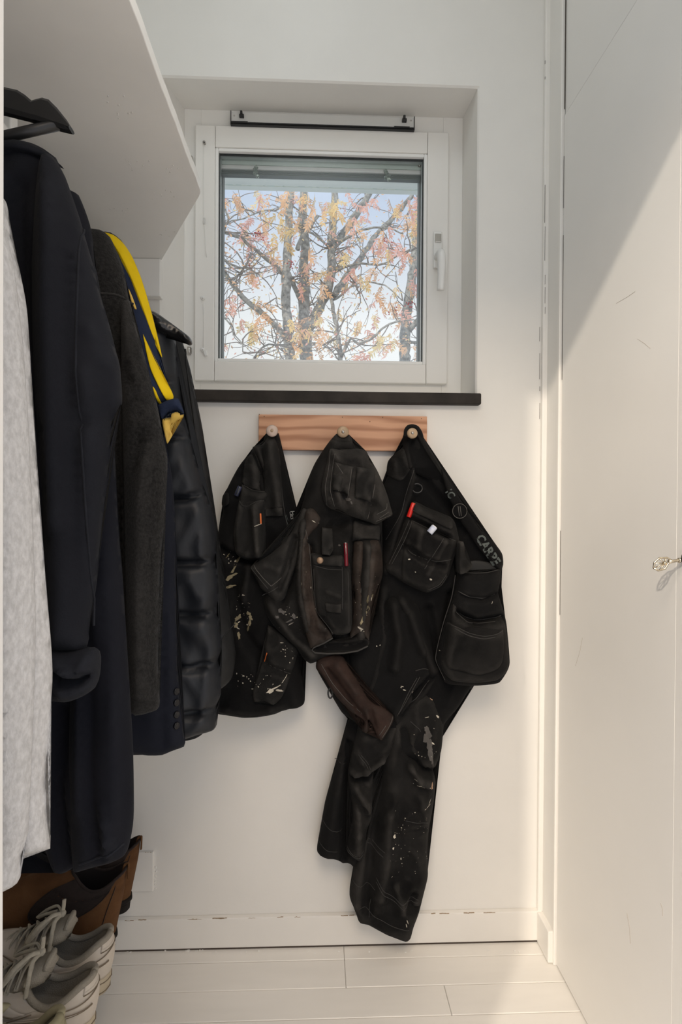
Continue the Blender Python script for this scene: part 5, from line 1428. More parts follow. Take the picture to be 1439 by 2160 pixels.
# ---------------------------------------------------------------- shoe rack and shoes
RK = 0.160
rk = thing('shoe_rack', (-0.56, -0.5, 0), 'low white shoe rack under the hung clothes that carries the shoes', 'shoe rack')
TILT = 0.13
def rack_z(x): return RK + (-0.405 - x) * math.tan(TILT)
for x in (-0.470, -0.530, -0.590, -0.650):
    box('slat', (x - 0.012, x + 0.012, -0.96, -0.03, rack_z(x) - 0.018, rack_z(x) - 0.002), M['trim'], rk, 0.002)
for yy in (-0.93, -0.5, -0.06):
    v, f = prism_vf([(-0.685, rack_z(-0.685) - 0.018), (-0.685, rack_z(-0.685) - 0.046), (-0.470, rack_z(-0.470) - 0.046), (-0.470, rack_z(-0.470) - 0.018)], 'y', yy - 0.010, yy + 0.010, 0.001)
    mesh_obj('cross_rail', v, f, M['trim'], rk, False)
    for x in (-0.67, -0.50):
        box('leg', (x - 0.010, x + 0.010, yy - 0.010, yy + 0.010, 0.0, rack_z(x) - 0.040), M['trim'], rk, 0.002)

def interp(tab, s):
    """smooth cubic through a table"""
    n = len(tab)
    for i in range(n - 1):
        (x1, v1), (x2, v2) = tab[i], tab[i + 1]
        if s <= x2 or i == n - 2:
            h = x2 - x1
            d = (v2 - v1) / h
            m1 = d if i == 0 else ((v2 - tab[i - 1][1]) / (x2 - tab[i - 1][0]))
            m2 = d if i == n - 2 else ((tab[i + 2][1] - v1) / (tab[i + 2][0] - x1))
            if i == 0 and tab is WID: m1 = d
            t = min(1, max(0, (s - x1) / h))
            return (2*t**3 - 3*t*t + 1) * v1 + (t**3 - 2*t*t + t) * h * m1 + (-2*t**3 + 3*t*t) * v2 + (t**3 - t*t) * h * m2
    return tab[-1][1]

WID = [(0, 0.0), (0.012, 0.012), (0.04, 0.022), (0.10, 0.030), (0.20, 0.034), (0.36, 0.034), (0.5, 0.037), (0.66, 0.046), (0.78, 0.0475), (0.88, 0.041), (0.95, 0.029), (0.985, 0.015), (1.0, 0.0)]

class Shoe:
    def __init__(s, L, wk, sole_h, open0, open1, open_w, zt, heel_in=0.006, vamp=0.05, bulge=0.012, wtab=WID):
        s.L, s.wk, s.sole_h, s.o0, s.o1, s.ow, s.zt, s.heel_in, s.vamp, s.bulge, s.wt = L, wk, sole_h, open0, open1, open_w, zt, heel_in, vamp, bulge, wtab
    def S(s, th, off=0.0):
        u = (1 - math.cos(th)) / 2
        w = interp(s.wt, u) * s.wk
        y = w if th <= PI else -w
        x = u * s.L
        if off:
            cx = min(max(x, 0.03), s.L - 0.05)
            d = Vector((x - cx, y, 0))
            d = d.normalized() * off if d.length > 1e-6 else Vector((0, 0, 0))
            return Vector((x + d.x, y + d.y, 0))
        return Vector((x, y, 0))
    def Tp(s, th):
        u = (1 - math.cos(th)) / 2
        x = s.o0 + (s.o1 - s.o0) * u
        sn = math.sin(th)
        y = s.ow * math.copysign(abs(sn) ** 0.75, sn)
        return Vector((x, y, interp(s.zt, u)))
    def P(s, th, v, off=0.0):
        th = th % (2 * PI)
        a = s.S(th) + Vector((0, 0, s.sole_h))
        d = s.Tp(th)
        hz = Vector((a.x - d.x, a.y - d.y, 0))
        H = d.z - a.z
        front = max(0.0, -math.cos(th)) ** 2.0
        out = Vector((a.x - min(max(a.x, 0.04), s.L - 0.06), a.y, 0))
        out = out.normalized() if out.length > 1e-6 else Vector((0, 0, 0))
        b = a + Vector((0, 0, H * 0.45 * (1 - front) + s.vamp * front)) + out * s.bulge * 0.6
        c = d + hz * 0.42 - Vector((0, 0, H * 0.30 * (1 - front) + 0.004 * front)) + out * s.bulge * (1 - front)
        m = 1 - v
        p = a * (m ** 3) + b * (3 * m * m * v) + c * (3 * m * v * v) + d * (v ** 3)
        if off:
            e = 1e-3
            t1 = s.P(th + e, v) - s.P(th - e, v)
            v1, v0 = min(1, v + e), max(0, v - e)
            t2 = s.P(th, v1) - s.P(th, v0)
            n = t1.cross(t2)
            if n.length > 1e-12:
                n.normalize()
                if n.dot(out) < 0 and v < 0.8 and front < 0.7:
                    n = -n
                if n.z < -0.2 and front > 0.5:
                    n = -n
                p = p + n * off
        return p
    def upper(s, NT=72, NV=16):
        V, Fs = [], []
        for j in range(NV + 1):
            for i in range(NT):
                V.append(tuple(s.P(2 * PI * i / NT, j / NV)))
        for j in range(NV):
            for i in range(NT):
                i2 = (i + 1) % NT
                Fs.append((j * NT + i, j * NT + i2, (j + 1) * NT + i2, (j + 1) * NT + i))
        return V, Fs
    def inner(s, NT=56, depth=None, thick=0.006):
        V, Fs = [], []
        zf = s.sole_h + 0.006
        rings = 9
        for j in range(rings):
            t = j / (rings - 1)
            for i in range(NT):
                th = 2 * PI * i / NT
                d = s.Tp(th)
                bot = s.S(th)
                bx = s.o0 + 0.004 + (s.o1 + 0.05 - s.o0 - 0.004) * (1 - math.cos(th)) / 2
                by = math.copysign(min(abs(bot.y) * 0.80 + 0.001, 0.034 * s.wk), math.sin(th)) * (abs(math.sin(th)) ** 0.4)
                q = 1 - (1 - t) ** 1.6
                cy = d.y * 0.9 + (by - d.y * 0.9) * q
                cx = d.x + (bx - d.x) * t
                V.append((cx, cy, d.z - 0.001 + (zf - d.z) * t))
        for j in range(rings - 1):
            for i in range(NT):
                i2 = (i + 1) % NT
                Fs.append((j * NT + i2, j * NT + i, (j + 1) * NT + i, (j + 1) * NT + i2))
        Fs.append(tuple((rings - 1) * NT + i for i in reversed(range(NT))))
        return V, Fs
    def collar(s, r, NT=64, a=0.0, b=2 * PI):
        closed = b - a > 6.28
        pts = [s.Tp(a + (b - a) * i / NT) for i in range(NT + 1)]
        return tube_vf(pts, r, 10)
    def region(s, loop, off, n=10):
        """patch on the upper bounded by v from v0(t) to v1(t) along theta range: loop = (tha, thb, v0f, v1f)"""
        tha, thb, v0f, v1f = loop
        V, Fs = [], []
        NT = max(6, int(abs(thb - tha) * 18))
        for o in (off, -0.0015):
            for j in range(n + 1):
                for i in range(NT + 1):
                    t = i / NT
                    th = tha + (thb - tha) * t
                    v = v0f(t) + (v1f(t) - v0f(t)) * j / n
                    V.append(tuple(s.P(th, min(max(v, 0.0), 1.0), o)))
        m = (n + 1) * (NT + 1)
        for j in range(n):
            for i in range(NT):
                q = (j * (NT + 1) + i, j * (NT + 1) + i + 1, (j + 1) * (NT + 1) + i + 1, (j + 1) * (NT + 1) + i)
                Fs.append(q)
                Fs.append(tuple(m + k for k in reversed(q)))
        bd = [i for i in range(NT + 1)] + [j * (NT + 1) + NT for j in range(1, n + 1)] + [n * (NT + 1) + i for i in reversed(range(NT))] + [j * (NT + 1) for j in reversed(range(1, n))]
        for k in range(len(bd)):
            a, b = bd[k], bd[(k + 1) % len(bd)]
            Fs.append((a, m + a, m + b, b))
        return V, Fs
    def line(s, pts, r, off=0.0006):
        q = spline([(p[0], p[1]) for p in pts], 0.05)
        return tube_vf([s.P(p[0], min(1, max(0, p[1])), off) for p in q], r, 5)
    def sole(s, h, off, z0=0.0, heel=None, NT=80):
        V, Fs = [], []
        prof = [(off - 0.004, z0), (off, z0 + 0.003), (off + 0.001, z0 + h * 0.5), (off, z0 + h - 0.002), (off - 0.004, z0 + h)]
        for (o, z) in prof:
            for i in range(NT):
                p = s.S(2 * PI * i / NT, o)
                V.append((p.x, p.y, z))
        for j in range(len(prof) - 1):
            for i in range(NT):
                i2 = (i + 1) % NT
                Fs.append((j * NT + i, j * NT + i2, (j + 1) * NT + i2, (j + 1) * NT + i))
        Fs.append(tuple(reversed(range(NT))))
        m = (len(prof) - 1) * NT
        Fs.append(tuple(m + i for i in range(NT)))
        return V, Fs

def put(name, vf, m, root, smooth=True):
    return mesh_obj(name, vf[0], vf[1], m, root, smooth, local=True)

def make_sneaker():
    root = thing('sneaker', (0, 0, 0), None, 'sneaker', 'worn white sneakers')
    s = Shoe(0.285, 0.90, 0.030, 0.008, 0.122, 0.031, [(0, 0.106), (0.12, 0.099), (0.34, 0.076), (0.56, 0.066), (0.76, 0.074), (0.90, 0.090), (1.0, 0.097)], vamp=0.042, bulge=0.010)
    put('upper', s.upper(), M['sneaker'], root)
    put('lining', s.inner(), M['lining'], root)
    put('collar', s.collar(0.0058), M['lining'], root)
    put('sole', s.sole(0.033, 0.004), M['sole'], root)
    so = [tube_vf([s.S(2 * PI * i / 60, 0.0052) + Vector((0, 0, z)) for i in range(61)], 0.0009, 5) for z in (0.0075, 0.026)]
    put('sole_groove', join_vf(so), M['sneaker_seam'], root)
    # heel counter, heel tab, quarter overlays, eyestay
    put('heel_counter', s.region((-0.86, 0.86, lambda t: 0.02, lambda t: 0.50 + 0.22 * (math.cos((t - 0.5) * PI)) ** 2), 0.0016), M['sneaker'], root)
    put('heel_tab', s.region((-0.55, 0.55, lambda t: 0.74, lambda t: 0.93), 0.0016), M['sneaker'], root)
    for sg in (1, -1):
        a = (lambda th: th) if sg > 0 else (lambda th: 2 * PI - th)
        put('quarter_panel', s.region((a(0.86), a(2.1), lambda t: 0.03, lambda t: 0.50 - 0.10 * t), 0.0012), M['sneaker'], root)
        put('eyestay', s.region((a(1.75), a(2.93), lambda t: 0.66 - 0.26 * max(0, t - 0.45), lambda t: 0.97 - 0.34 * max(0, t - 0.55)), 0.0016), M['sneaker'], root)
        # curved side mark, a long hook that tapers towards the heel
        def v0(t): return 0.44 - 0.16 * t - 0.10 * math.sin(PI * t)
        def v1(t): return v0(t) + 0.02 + 0.22 * (t ** 1.5) * (1 - 0.35 * max(0, t - 0.8) / 0.2)
        put('side_mark', s.region((a(0.30), a(1.98), v0, v1), 0.0034), M['sneaker'], root)
        sm = []
        n = 18
        sm.append(tube_vf([s.P(a(0.30 + 1.68 * k / n), v0(k / n), 0.0036) for k in range(n + 1)], 0.0008, 5))
        sm.append(tube_vf([s.P(a(0.30 + 1.68 * k / n), v1(k / n), 0.0036) for k in range(n + 1)], 0.0008, 5))
        sm.append(tube_vf([s.P(a(0.86), v, 0.002) for v in [0.02 + 0.05 * k for k in range(10)]], 0.0010, 5))
        sm.append(tube_vf([s.P(a(0.10 + 0.76 * k / 12), 0.50 + 0.22 * math.cos((0.5 + (0.10 + 0.76 * k / 12) / 1.72 - 0.5) * PI) ** 2, 0.0018) for k in range(13)], 0.0008, 5))
        sm.append(tube_vf([s.P(a(1.75 + 1.18 * k / 14), 0.66 - 0.26 * max(0, k / 14 - 0.45), 0.0018) for k in range(15)], 0.0008, 5))
        sm.append(tube_vf([s.P(a(1.62), v, 0.0014) for v in [0.44 + 0.05 * k for k in range(8)]], 0.0008, 5))
        sm.append(tube_vf([s.P(a(1.56), v, 0.0014) for v in [0.03 + 0.05 * k for k in range(6)]], 0.0007, 5))
        sm.append(tube_vf([s.P(a(1.51), v, 0.0014) for v in [0.03 + 0.05 * k for k in range(6)]], 0.0007, 5))
        put('seam', join_vf(sm), M['sneaker_seam'], root)
    put('heel_seam', join_vf([tube_vf([s.P(-0.55 + 1.1 * k / 12, 0.735, 0.002) for k in range(13)], 0.0008, 5)]), M['sneaker_seam'], root)
    # tongue
    V, Fs = [], []
    nU, nW = 14, 10
    for off in (0.0, -0.011):
        for i in range(nU + 1):
            t = i / nU
            for j in range(nW + 1):
                u = (j / nW - 0.5) * 2
                w = 0.023 + 0.010 * t
                x = 0.178 - 0.098 * t
                z = 0.088 + 0.046 * t ** 1.15 + off * (0.4 + 0.6 * t) - 0.015 * u * u * (1.0 - 0.2 * t)
                tip = max(0, t - 0.70) / 0.30
                w *= math.sqrt(max(0.05, 1 - 0.55 * tip ** 2.5))
                V.append((x - off * 0.9 * -1 + 0.004 * tip * abs(u), u * w * (1 - 0.15 * tip * u * u), z - 0.004 * tip * u * u))
    m = (nU + 1) * (nW + 1)
    for i in range(nU):
        for j in range(nW):
            q = (i * (nW + 1) + j, i * (nW + 1) + j + 1, (i + 1) * (nW + 1) + j + 1, (i + 1) * (nW + 1) + j)
            Fs.append(q); Fs.append(tuple(m + k for k in reversed(q)))
    bd = [j for j in range(nW + 1)] + [i * (nW + 1) + nW for i in range(1, nU + 1)] + [nU * (nW + 1) + j for j in reversed(range(nW))] + [i * (nW + 1) for i in reversed(range(1, nU))]
    for k in range(len(bd)):
        a_, b_ = bd[k], bd[(k + 1) % len(bd)]
        Fs.append((a_, m + a_, m + b_, b_))
    tg = put('tongue', (V, Fs), M['lining'], root)
    rimpts = [V[i] for i in bd]
    put('tongue_edge', tube_vf([V[i] for i in [nU * (nW + 1) + j for j in range(nW + 1)]], 0.0050, 8), M['lining'], tg)
    # laces: flat cords that cross the throat, then the loose bow
    rl = random.Random(5)
    for k in range(6):
        xx = 0.104 + k * 0.0145
        zz = 0.119 - k * 0.0072
        for sg in (1, -1):
            p0 = Vector((xx + 0.004, -0.031 * sg, zz - 0.020))
            p1 = Vector((xx + 0.002, -0.018 * sg, zz - 0.001))
            p2 = Vector((xx + 0.008, 0.004 * sg, zz + 0.004 + 0.002 * sg))
            p3 = Vector((xx + 0.014, 0.020 * sg, zz - 0.004))
            p4 = Vector((xx + 0.017, 0.031 * sg, zz - 0.023))
            put('lace', tube_vf(spline([p0, p1, p2, p3, p4], 0.004), 0.0046, 8, True, 0.5), M['lace'], root)
    knot = Vector((0.098, 0.004, 0.138))
    put('lace_knot', lathe_vf([(0.0005, -0.006), (0.0055, -0.004), (0.0065, 0.001), (0.005, 0.005), (0.0005, 0.006)], knot, (0.2, 1, 0.3), 10), M['lace'], root)
    for pts in ([knot, knot + Vector((0.012, 0.016, 0.006)), knot + Vector((0.032, 0.030, -0.010)), knot + Vector((0.045, 0.034, -0.034)), knot + Vector((0.038, 0.026, -0.026)), knot + Vector((0.015, 0.010, -0.002))],
                [knot, knot + Vector((0.014, -0.012, 0.005)), knot + Vector((0.036, -0.022, -0.012)), knot + Vector((0.05, -0.02, -0.026)), knot + Vector((0.034, -0.014, -0.014)), knot + Vector((0.010, -0.006, 0.0))],
                [knot, knot + Vector((0.006, 0.020, -0.002)), knot + Vector((0.004, 0.034, -0.022)), knot + Vector((0.004, 0.037, -0.048))],
                [knot, knot + Vector((0.0, -0.002, 0.010)), knot + Vector((0.001, -0.003, 0.024))]):
        put('lace', tube_vf(spline(pts, 0.004), 0.0038, 8, True, 0.55), M['lace'], root)
    return root

def copy_tree(o, parent=None):
    c = o.copy()
    COL.objects.link(c)
    if parent is not None:
        c.parent = parent
    for ch in list(o.children):
        copy_tree(ch, c)
    return c

def place(o, loc, rz, tilt=TILT):
    o.location = loc
    o.rotation_euler = (0, -tilt, rz)

sn1 = make_sneaker()
sn2 = copy_tree(sn1)
place(sn1, (-0.394, -0.309, RK), PI + 0.05)
place(sn2, (-0.388, -0.402, RK), PI + 0.05)
sn1['label'] = 'worn white leather sneaker standing against the brown boot'
sn2['label'] = 'worn white leather sneaker standing beside the olive shoe'

def make_boot():
    root = thing('ankle_boot', (0, 0, 0), None, 'boot', 'brown suede ankle boots')
    s = Shoe(0.290, 0.95, 0.030, -0.004, 0.100, 0.034, [(0, 0.166), (0.12, 0.156), (0.34, 0.138), (0.56, 0.134), (0.78, 0.146), (0.9, 0.156), (1.0, 0.158)], vamp=0.045, bulge=0.006)
    put('upper', s.upper(), M['suede'], root)
    put('lining', s.inner(), M['boot_in'], root)
    put('collar', s.collar(0.0028), M['gusset'], root)
    put('sole', s.sole(0.014, 0.004, 0.018), M['boot_sole'], root)
    # stacked heel block
    hv = []
    for (o, z) in ((0.001, 0.0), (0.003, 0.003), (0.003, 0.018), (0.002, 0.019)):
        hv.append([s.S(2 * PI * i / 80, o) + Vector((0, 0, z)) for i in range(80)])
    out = [(p.x, p.y) for p in [s.S(2 * PI * i / 120, 0.002) for i in range(120)] if p.x < 0.085]
    out = sorted([q for q in out if q[1] >= 0], key=lambda q: q[0]) + sorted([q for q in out if q[1] < 0], key=lambda q: -q[0])
    put('heel_block', prism_vf(out, 'z', 0.0, 0.0185, 0.0015), M['boot_sole'], root, False)
    out = [(p.x, p.y) for p in [s.S(2 * PI * i / 160, 0.002) for i in range(160)] if p.x > 0.125]
    out = sorted([q for q in out if q[1] >= 0], key=lambda q: q[0]) + sorted([q for q in out if q[1] < 0], key=lambda q: -q[0])
    put('fore_sole', prism_vf(out, 'z', 0.0, 0.0185, 0.0015), M['boot_sole'], root, False)
    for sg in (1, -1):
        a = (lambda th: th) if sg > 0 else (lambda th: 2 * PI - th)
        put('elastic_gusset', s.region((a(0.72), a(2.35), lambda t: 0.97 - 0.66 * math.sin(PI * min(1, max(0, t))) ** 0.65, lambda t: 0.995), 0.0024, 14), M['gusset'], root)
        ln = [s.P(a(0.72 + 1.63 * k / 24), 0.97 - 0.66 * math.sin(PI * k / 24) ** 0.65, 0.0026) for k in range(25)]
        put('gusset_seam', tube_vf(ln, 0.0010, 5), M['boot_in'], root)
        put('heel_seam', tube_vf([s.P(a(0.60), v, 0.0008) for v in [0.02 + 0.07 * k for k in range(14)]], 0.0009, 5), M['boot_in'], root)
    put('pull_tab', tube_vf(spline([s.Tp(0.0) + Vector((0.004, 0, -0.02)), s.Tp(0.0) + Vector((0.002, 0, 0.006)), s.Tp(0.0) + Vector((-0.003, 0, 0.008)), s.Tp(0.0) + Vector((-0.006, 0, -0.022))], 0.004), 0.006, 8, True, 0.35), M['suede'], root)
    return root
bo1 = make_boot()
bo2 = copy_tree(bo1)
place(bo1, (-0.418, -0.205, RK), PI + 0.08)
place(bo2, (-0.424, -0.092, RK), PI + 0.02)
bo2.scale = (0.95, 0.95, 0.95)
bo1['label'] = 'brown suede elastic-sided ankle boot between the white sneakers and the other boot'
bo2['label'] = 'brown suede elastic-sided ankle boot farthest back, against the wall'

def make_slipper():
    root = thing('suede_shoe', (0, 0, 0), 'olive beige suede shoe in the bottom corner nearest the doorway', 'shoe')
    s = Shoe(0.28, 0.86, 0.022, 0.014, 0.135, 0.029, [(0, 0.112), (0.12, 0.102), (0.32, 0.072), (0.55, 0.058), (0.78, 0.066), (1.0, 0.082)], vamp=0.04, bulge=0.008)
    put('upper', s.upper(), M['khaki'], root)
    put('lining', s.inner(), M['khaki_in'], root)
    put('collar', s.collar(0.0068), M['khaki'], root)
    put('sole', s.sole(0.024, 0.004), M['sole'], root)
    put('heel_tab', s.region((-0.5, 0.5, lambda t: 0.55, lambda t: 0.96), 0.002), M['khaki'], root)
    V, Fs = [], []
    put('tongue', tube_vf(spline([(0.17, 0, 0.074), (0.14, 0, 0.090), (0.115, 0, 0.112), (0.108, 0, 0.122)], 0.005), 0.022, 12, True, 0.25), M['khaki'], root)
    for k in range(3):
        put('lace', tube_vf(spline([(0.135 + k * 0.016, -0.026, 0.078 - k * 0.006), (0.138 + k * 0.016, 0, 0.096 - k * 0.007), (0.141 + k * 0.016, 0.026, 0.078 - k * 0.006)], 0.004), 0.0026, 7), M['lace'], root)
    return root
sl = make_slipper()
place(sl, (-0.400, -0.494, RK), PI + 0.06)

# ---------------------------------------------------------------- outside: lawn, rowans in autumn colour
GZ = -2.6
V = [(-30, 0.35, GZ), (30, 0.35, GZ), (30, 60, GZ), (-30, 60, GZ)]
props(mesh_obj('ground', V, [(0, 1, 2, 3)], M['gravel'], None, False), kind='structure')
TY = 3.0
def C4(x, y): return (440 + x / 2.998, 280 + y / 2.998)
def branch_pts(pts, Y0, Y1, step=0.05, jit=0.006, seed=0):
    q = []
    n = len(pts)
    for i, p in enumerate(pts):
        px, py = C4(*p)
        q.append(tuple(W(px, py, Y0 + (Y1 - Y0) * i / (n - 1))))
    s = spline(q, step)
    r = random.Random(seed)
    return [Vector(p) + Vector((r.uniform(-jit, jit), r.uniform(-jit, jit), r.uniform(-jit, jit))) for p in s]
def wpx(w, Y): return w / 2.998 * (Y - CAM.y) / F_PX / 2
TREES = [thing('rowan_tree', (W(650, 900, TY).x, TY, GZ), 'rowan tree with several grey stems and orange leaves, central outside the window', 'tree'),
         thing('rowan_tree', (W(868, 900, 4.3).x, 4.3, GZ), 'paler rowan stem behind the orange leaves near the window handle side', 'tree')]
STEMS = []
def branch(t, pts, w0, w1, Y0, Y1, seed, name='branch', sides=10, lead=None):
    p = branch_pts(pts, Y0, Y1, seed=seed)
    if lead:
        p = [Vector(q) for q in lead] + p
    n = len(p)
    rs = [wpx(w0 + (w1 - w0) * i / (n - 1), Y0 + (Y1 - Y0) * i / (n - 1)) for i in range(n)]
    r = random.Random(seed)
    rs = [q * r.uniform(0.92, 1.1) for q in rs]
    tube(name, p, rs, M['bark'], TREES[t], sides)
    STEMS.append((t, p, rs))
gx = W(650, 900, TY).x
def down(pt, Y, w):
    px, py = C4(*pt)
    a = W(px, py, Y)
    return [(gx + (a.x - gx) * k, TY + (Y - TY) * k, GZ + (a.z - GZ) * k) for k in (0.0, 0.25, 0.5, 0.75, 0.93)]
branch(0, [(520, 1440), (505, 1300), (495, 1150), (490, 1000), (492, 850), (505, 650), (512, 500), (520, 400), (525, 250), (535, 80)], 70, 40, 2.9, 2.9, 1, 'trunk', 12, down((520, 1440), 2.9, 70))
branch(0, [(620, 1440), (612, 1280), (606, 1120), (600, 950), (605, 800), (612, 700), (592, 560), (602, 400), (610, 200)], 88, 45, 3.1, 3.1, 2, 'trunk', 12, down((620, 1440), 3.1, 88))
branch(0, [(640, 1230), (700, 1110), (758, 1000), (776, 850), (780, 650), (790, 480), (800, 380), (815, 150)], 62, 38, 3.1, 3.3, 3, 'trunk', 12)
branch(0, [(778, 740), (870, 610), (930, 520), (1000, 410), (1070, 280)], 48, 36, 3.3, 3.5, 4)
branch(0, [(790, 1035), (880, 900), (960, 790), (1060, 650), (1180, 520), (1290, 400)], 42, 26, 3.1, 3.6, 5)
branch(0, [(520, 1320), (400, 1200), (320, 1130), (250, 1070), (180, 1000), (130, 930), (85, 860), (20, 740)], 40, 22, 2.9, 2.5, 6)
branch(0, [(500, 900), (440, 850), (375, 800), (290, 740), (230, 680), (150, 650), (70, 615)], 28, 16, 2.9, 2.6, 7)
branch(0, [(270, 755), (245, 820), (205, 880), (160, 930)], 14, 10, 2.7, 2.6, 8)
branch(0, [(832, 1440), (822, 1330), (812, 1240), (790, 1130), (768, 1030)], 32, 24, 2.8, 3.1, 9, lead=down((832, 1440), 2.8, 30))
branch(0, [(590, 1070), (560, 1010), (525, 940), (505, 890)], 34, 28, 3.1, 2.9, 10)
branch(0, [(800, 880), (860, 850), (940, 830), (1040, 828), (1110, 832), (1200, 770), (1350, 715)], 16, 8, 3.2, 2.8, 11)
branch(0, [(840, 1420), (880, 1340), (900, 1300), (950, 1330), (1020, 1310), (1100, 1240), (1200, 1190), (1300, 1180)], 20, 9, 2.8, 2.6, 12)
branch(0, [(800, 690), (880, 665), (960, 620), (1050, 600), (1150, 605), (1230, 640)], 18, 8, 3.2, 2.9, 13)
branch(0, [(790, 1060), (870, 1000), (960, 950), (1050, 945), (1140, 980), (1230, 1060)], 14, 6, 3.1, 2.8, 14)
branch(0, [(560, 740), (590, 660), (640, 600), (690, 530)], 30, 20, 3.0, 3.0, 15)
branch(0, [(620, 620), (700, 660), (740, 700), (780, 760)], 14, 12, 3.1, 3.2, 16)
branch(0, [(490, 440), (420, 490), (330, 500), (220, 540), (80, 575)], 12, 7, 2.9, 2.6, 17)
branch(0, [(560, 1330), (470, 1340), (380, 1340), (330, 1360), (290, 1420)], 14, 8, 2.8, 2.6, 18)
branch(0, [(620, 1340), (690, 1330), (760, 1360), (800, 1400)], 10, 7, 2.9, 2.7, 19)
branch(0, [(80, 790), (130, 830), (190, 850), (230, 860)], 12, 6, 2.5, 2.6, 20)
branch(0, [(90, 1160), (140, 1220), (170, 1290), (220, 1330), (210, 1390)], 11, 5, 2.5, 2.5, 21)
branch(0, [(100, 480), (120, 540), (100, 620)], 12, 9, 2.6, 2.6, 22)
branch(0, [(690, 1330), (650, 1350), (540, 1370)], 9, 5, 2.7, 2.7, 23)
gx2 = W(868, 900, 4.3).x
px, py = C4(1240, 1440)
a = W(px, py, 4.3)
branch(1, [(1240, 1440), (1250, 1150), (1290, 900), (1312, 700), (1330, 480), (1350, 250)], 75, 38, 4.3, 4.3, 24, 'trunk', 12, [(gx2 + (a.x - gx2) * k, 4.3, GZ + (a.z - GZ) * k) for k in (0, 0.3, 0.6, 0.9)])
branch(1, [(1260, 1260), (1330, 1180), (1380, 1100)], 40, 22, 4.3, 4.1, 25)
branch(1, [(1250, 1330), (1310, 1330), (1380, 1380)], 24, 14, 4.3, 4.1, 26)
# fine twigs that leave the branches
tw = {0: [], 1: []}
TIPS = []
r = random.Random(77)
for k in range(210):
    t, p, rs = r.choice(STEMS)
    i = r.randrange(3, len(p))
    q = Vector(p[i])
    ang = r.uniform(0, 2 * PI)
    d = Vector((math.cos(ang), r.uniform(-0.35, 0.35), math.sin(ang) * 0.8 + 0.12)).normalized()
    L = r.uniform(0.12, 0.42)
    pts = [q]
    for s_ in range(6):
        d = (d + Vector((r.uniform(-0.45, 0.45), r.uniform(-0.25, 0.25), r.uniform(-0.4, 0.4)))).normalized()
        q = q + d * (L / 6)
        pts.append(q)
    r0 = r.uniform(0.0028, 0.0065)
    tw[t].append(tube_vf(pts, [r0 * (1 - 0.11 * j) for j in range(7)], 5))
    TIPS.append((t, pts[-1]))
    TIPS.append((t, pts[3]))
    for b_ in range(2):
        q2 = pts[r.randrange(2, 6)]
        d2 = Vector((r.uniform(-1, 1), r.uniform(-0.4, 0.4), r.uniform(-1, 1))).normalized()
        pp = [q2, q2 + d2 * 0.05 + Vector((0, 0, r.uniform(-0.01, 0.02))), q2 + d2 * r.uniform(0.09, 0.15)]
        tw[t].append(tube_vf(pp, [0.0026, 0.0021, 0.0016], 4))
        TIPS.append((t, pp[-1]))
for t in (0, 1):
    v, f = join_vf(tw[t])
    o = mesh_obj('twigs', v, f, M['twig'], TREES[t])
    o['kind'] = 'stuff'
# compound rowan leaves
def leaf_mesh(seed, mname):
    rl = random.Random(seed)
    V, Fs = [], []
    def leaflet(base, dirn, L, w, curl):
        n = len(V)
        side = Vector((-dirn.z, 0, dirn.x))
        for (t, k) in ((0.0, 0.15), (0.3, 0.9), (0.6, 1.0), (0.88, 0.5), (1.0, 0.0)):
            c = base + dirn * (L * t) + Vector((0, curl * t * t * L, -0.12 * t * t * L))
            if k == 0.0:
                V.append(tuple(c))
            else:
                V.append(tuple(c - side * (w * k) + Vector((0, 0.25 * w * k, 0))))
                V.append(tuple(c + side * (w * k) + Vector((0, 0.25 * w * k, 0))))
        for i in range(3):
            Fs.append((n + 2 * i, n + 2 * i + 1, n + 2 * i + 3, n + 2 * i + 2))
        Fs.append((n + 6, n + 7, n + 8))
    LL = rl.uniform(0.11, 0.15)
    pr = []
    for i in range(8):
        t = i / 7
        pr.append(Vector((0.02 * math.sin(t * 2 + seed), 0.01 * t, -LL * t)))
    v, f = tube_vf(pr, 0.0012, 4)
    n = len(V); V.extend(v); Fs.extend([[i + n for i in q] for q in f])
    for i in range(1, 8):
        for sg in (1, -1):
            a = rl.uniform(0.35, 1.0)
            d = Vector((sg * math.cos(a), rl.uniform(-0.5, 0.5), -math.sin(a))).normalized()
            leaflet(pr[i], d, rl.uniform(0.032, 0.050), rl.uniform(0.0055, 0.0085), rl.uniform(-0.6, 0.6))
    leaflet(pr[7], Vector((0.1, 0.1, -1)).normalized(), 0.045, 0.008, 0.2)
    me = bpy.data.meshes.new('leaf')
    me.from_pydata([tuple(p) for p in V], [], [tuple(q) for q in Fs])
    me.materials.append(M[mname])
    return me
LM = {k: [leaf_mesh(i * 3 + j, nm) for i in range(4)] for j, (k, nm) in enumerate((('o', 'leaf_orange'), ('y', 'leaf_yellow'), ('p', 'leaf_pink')))}
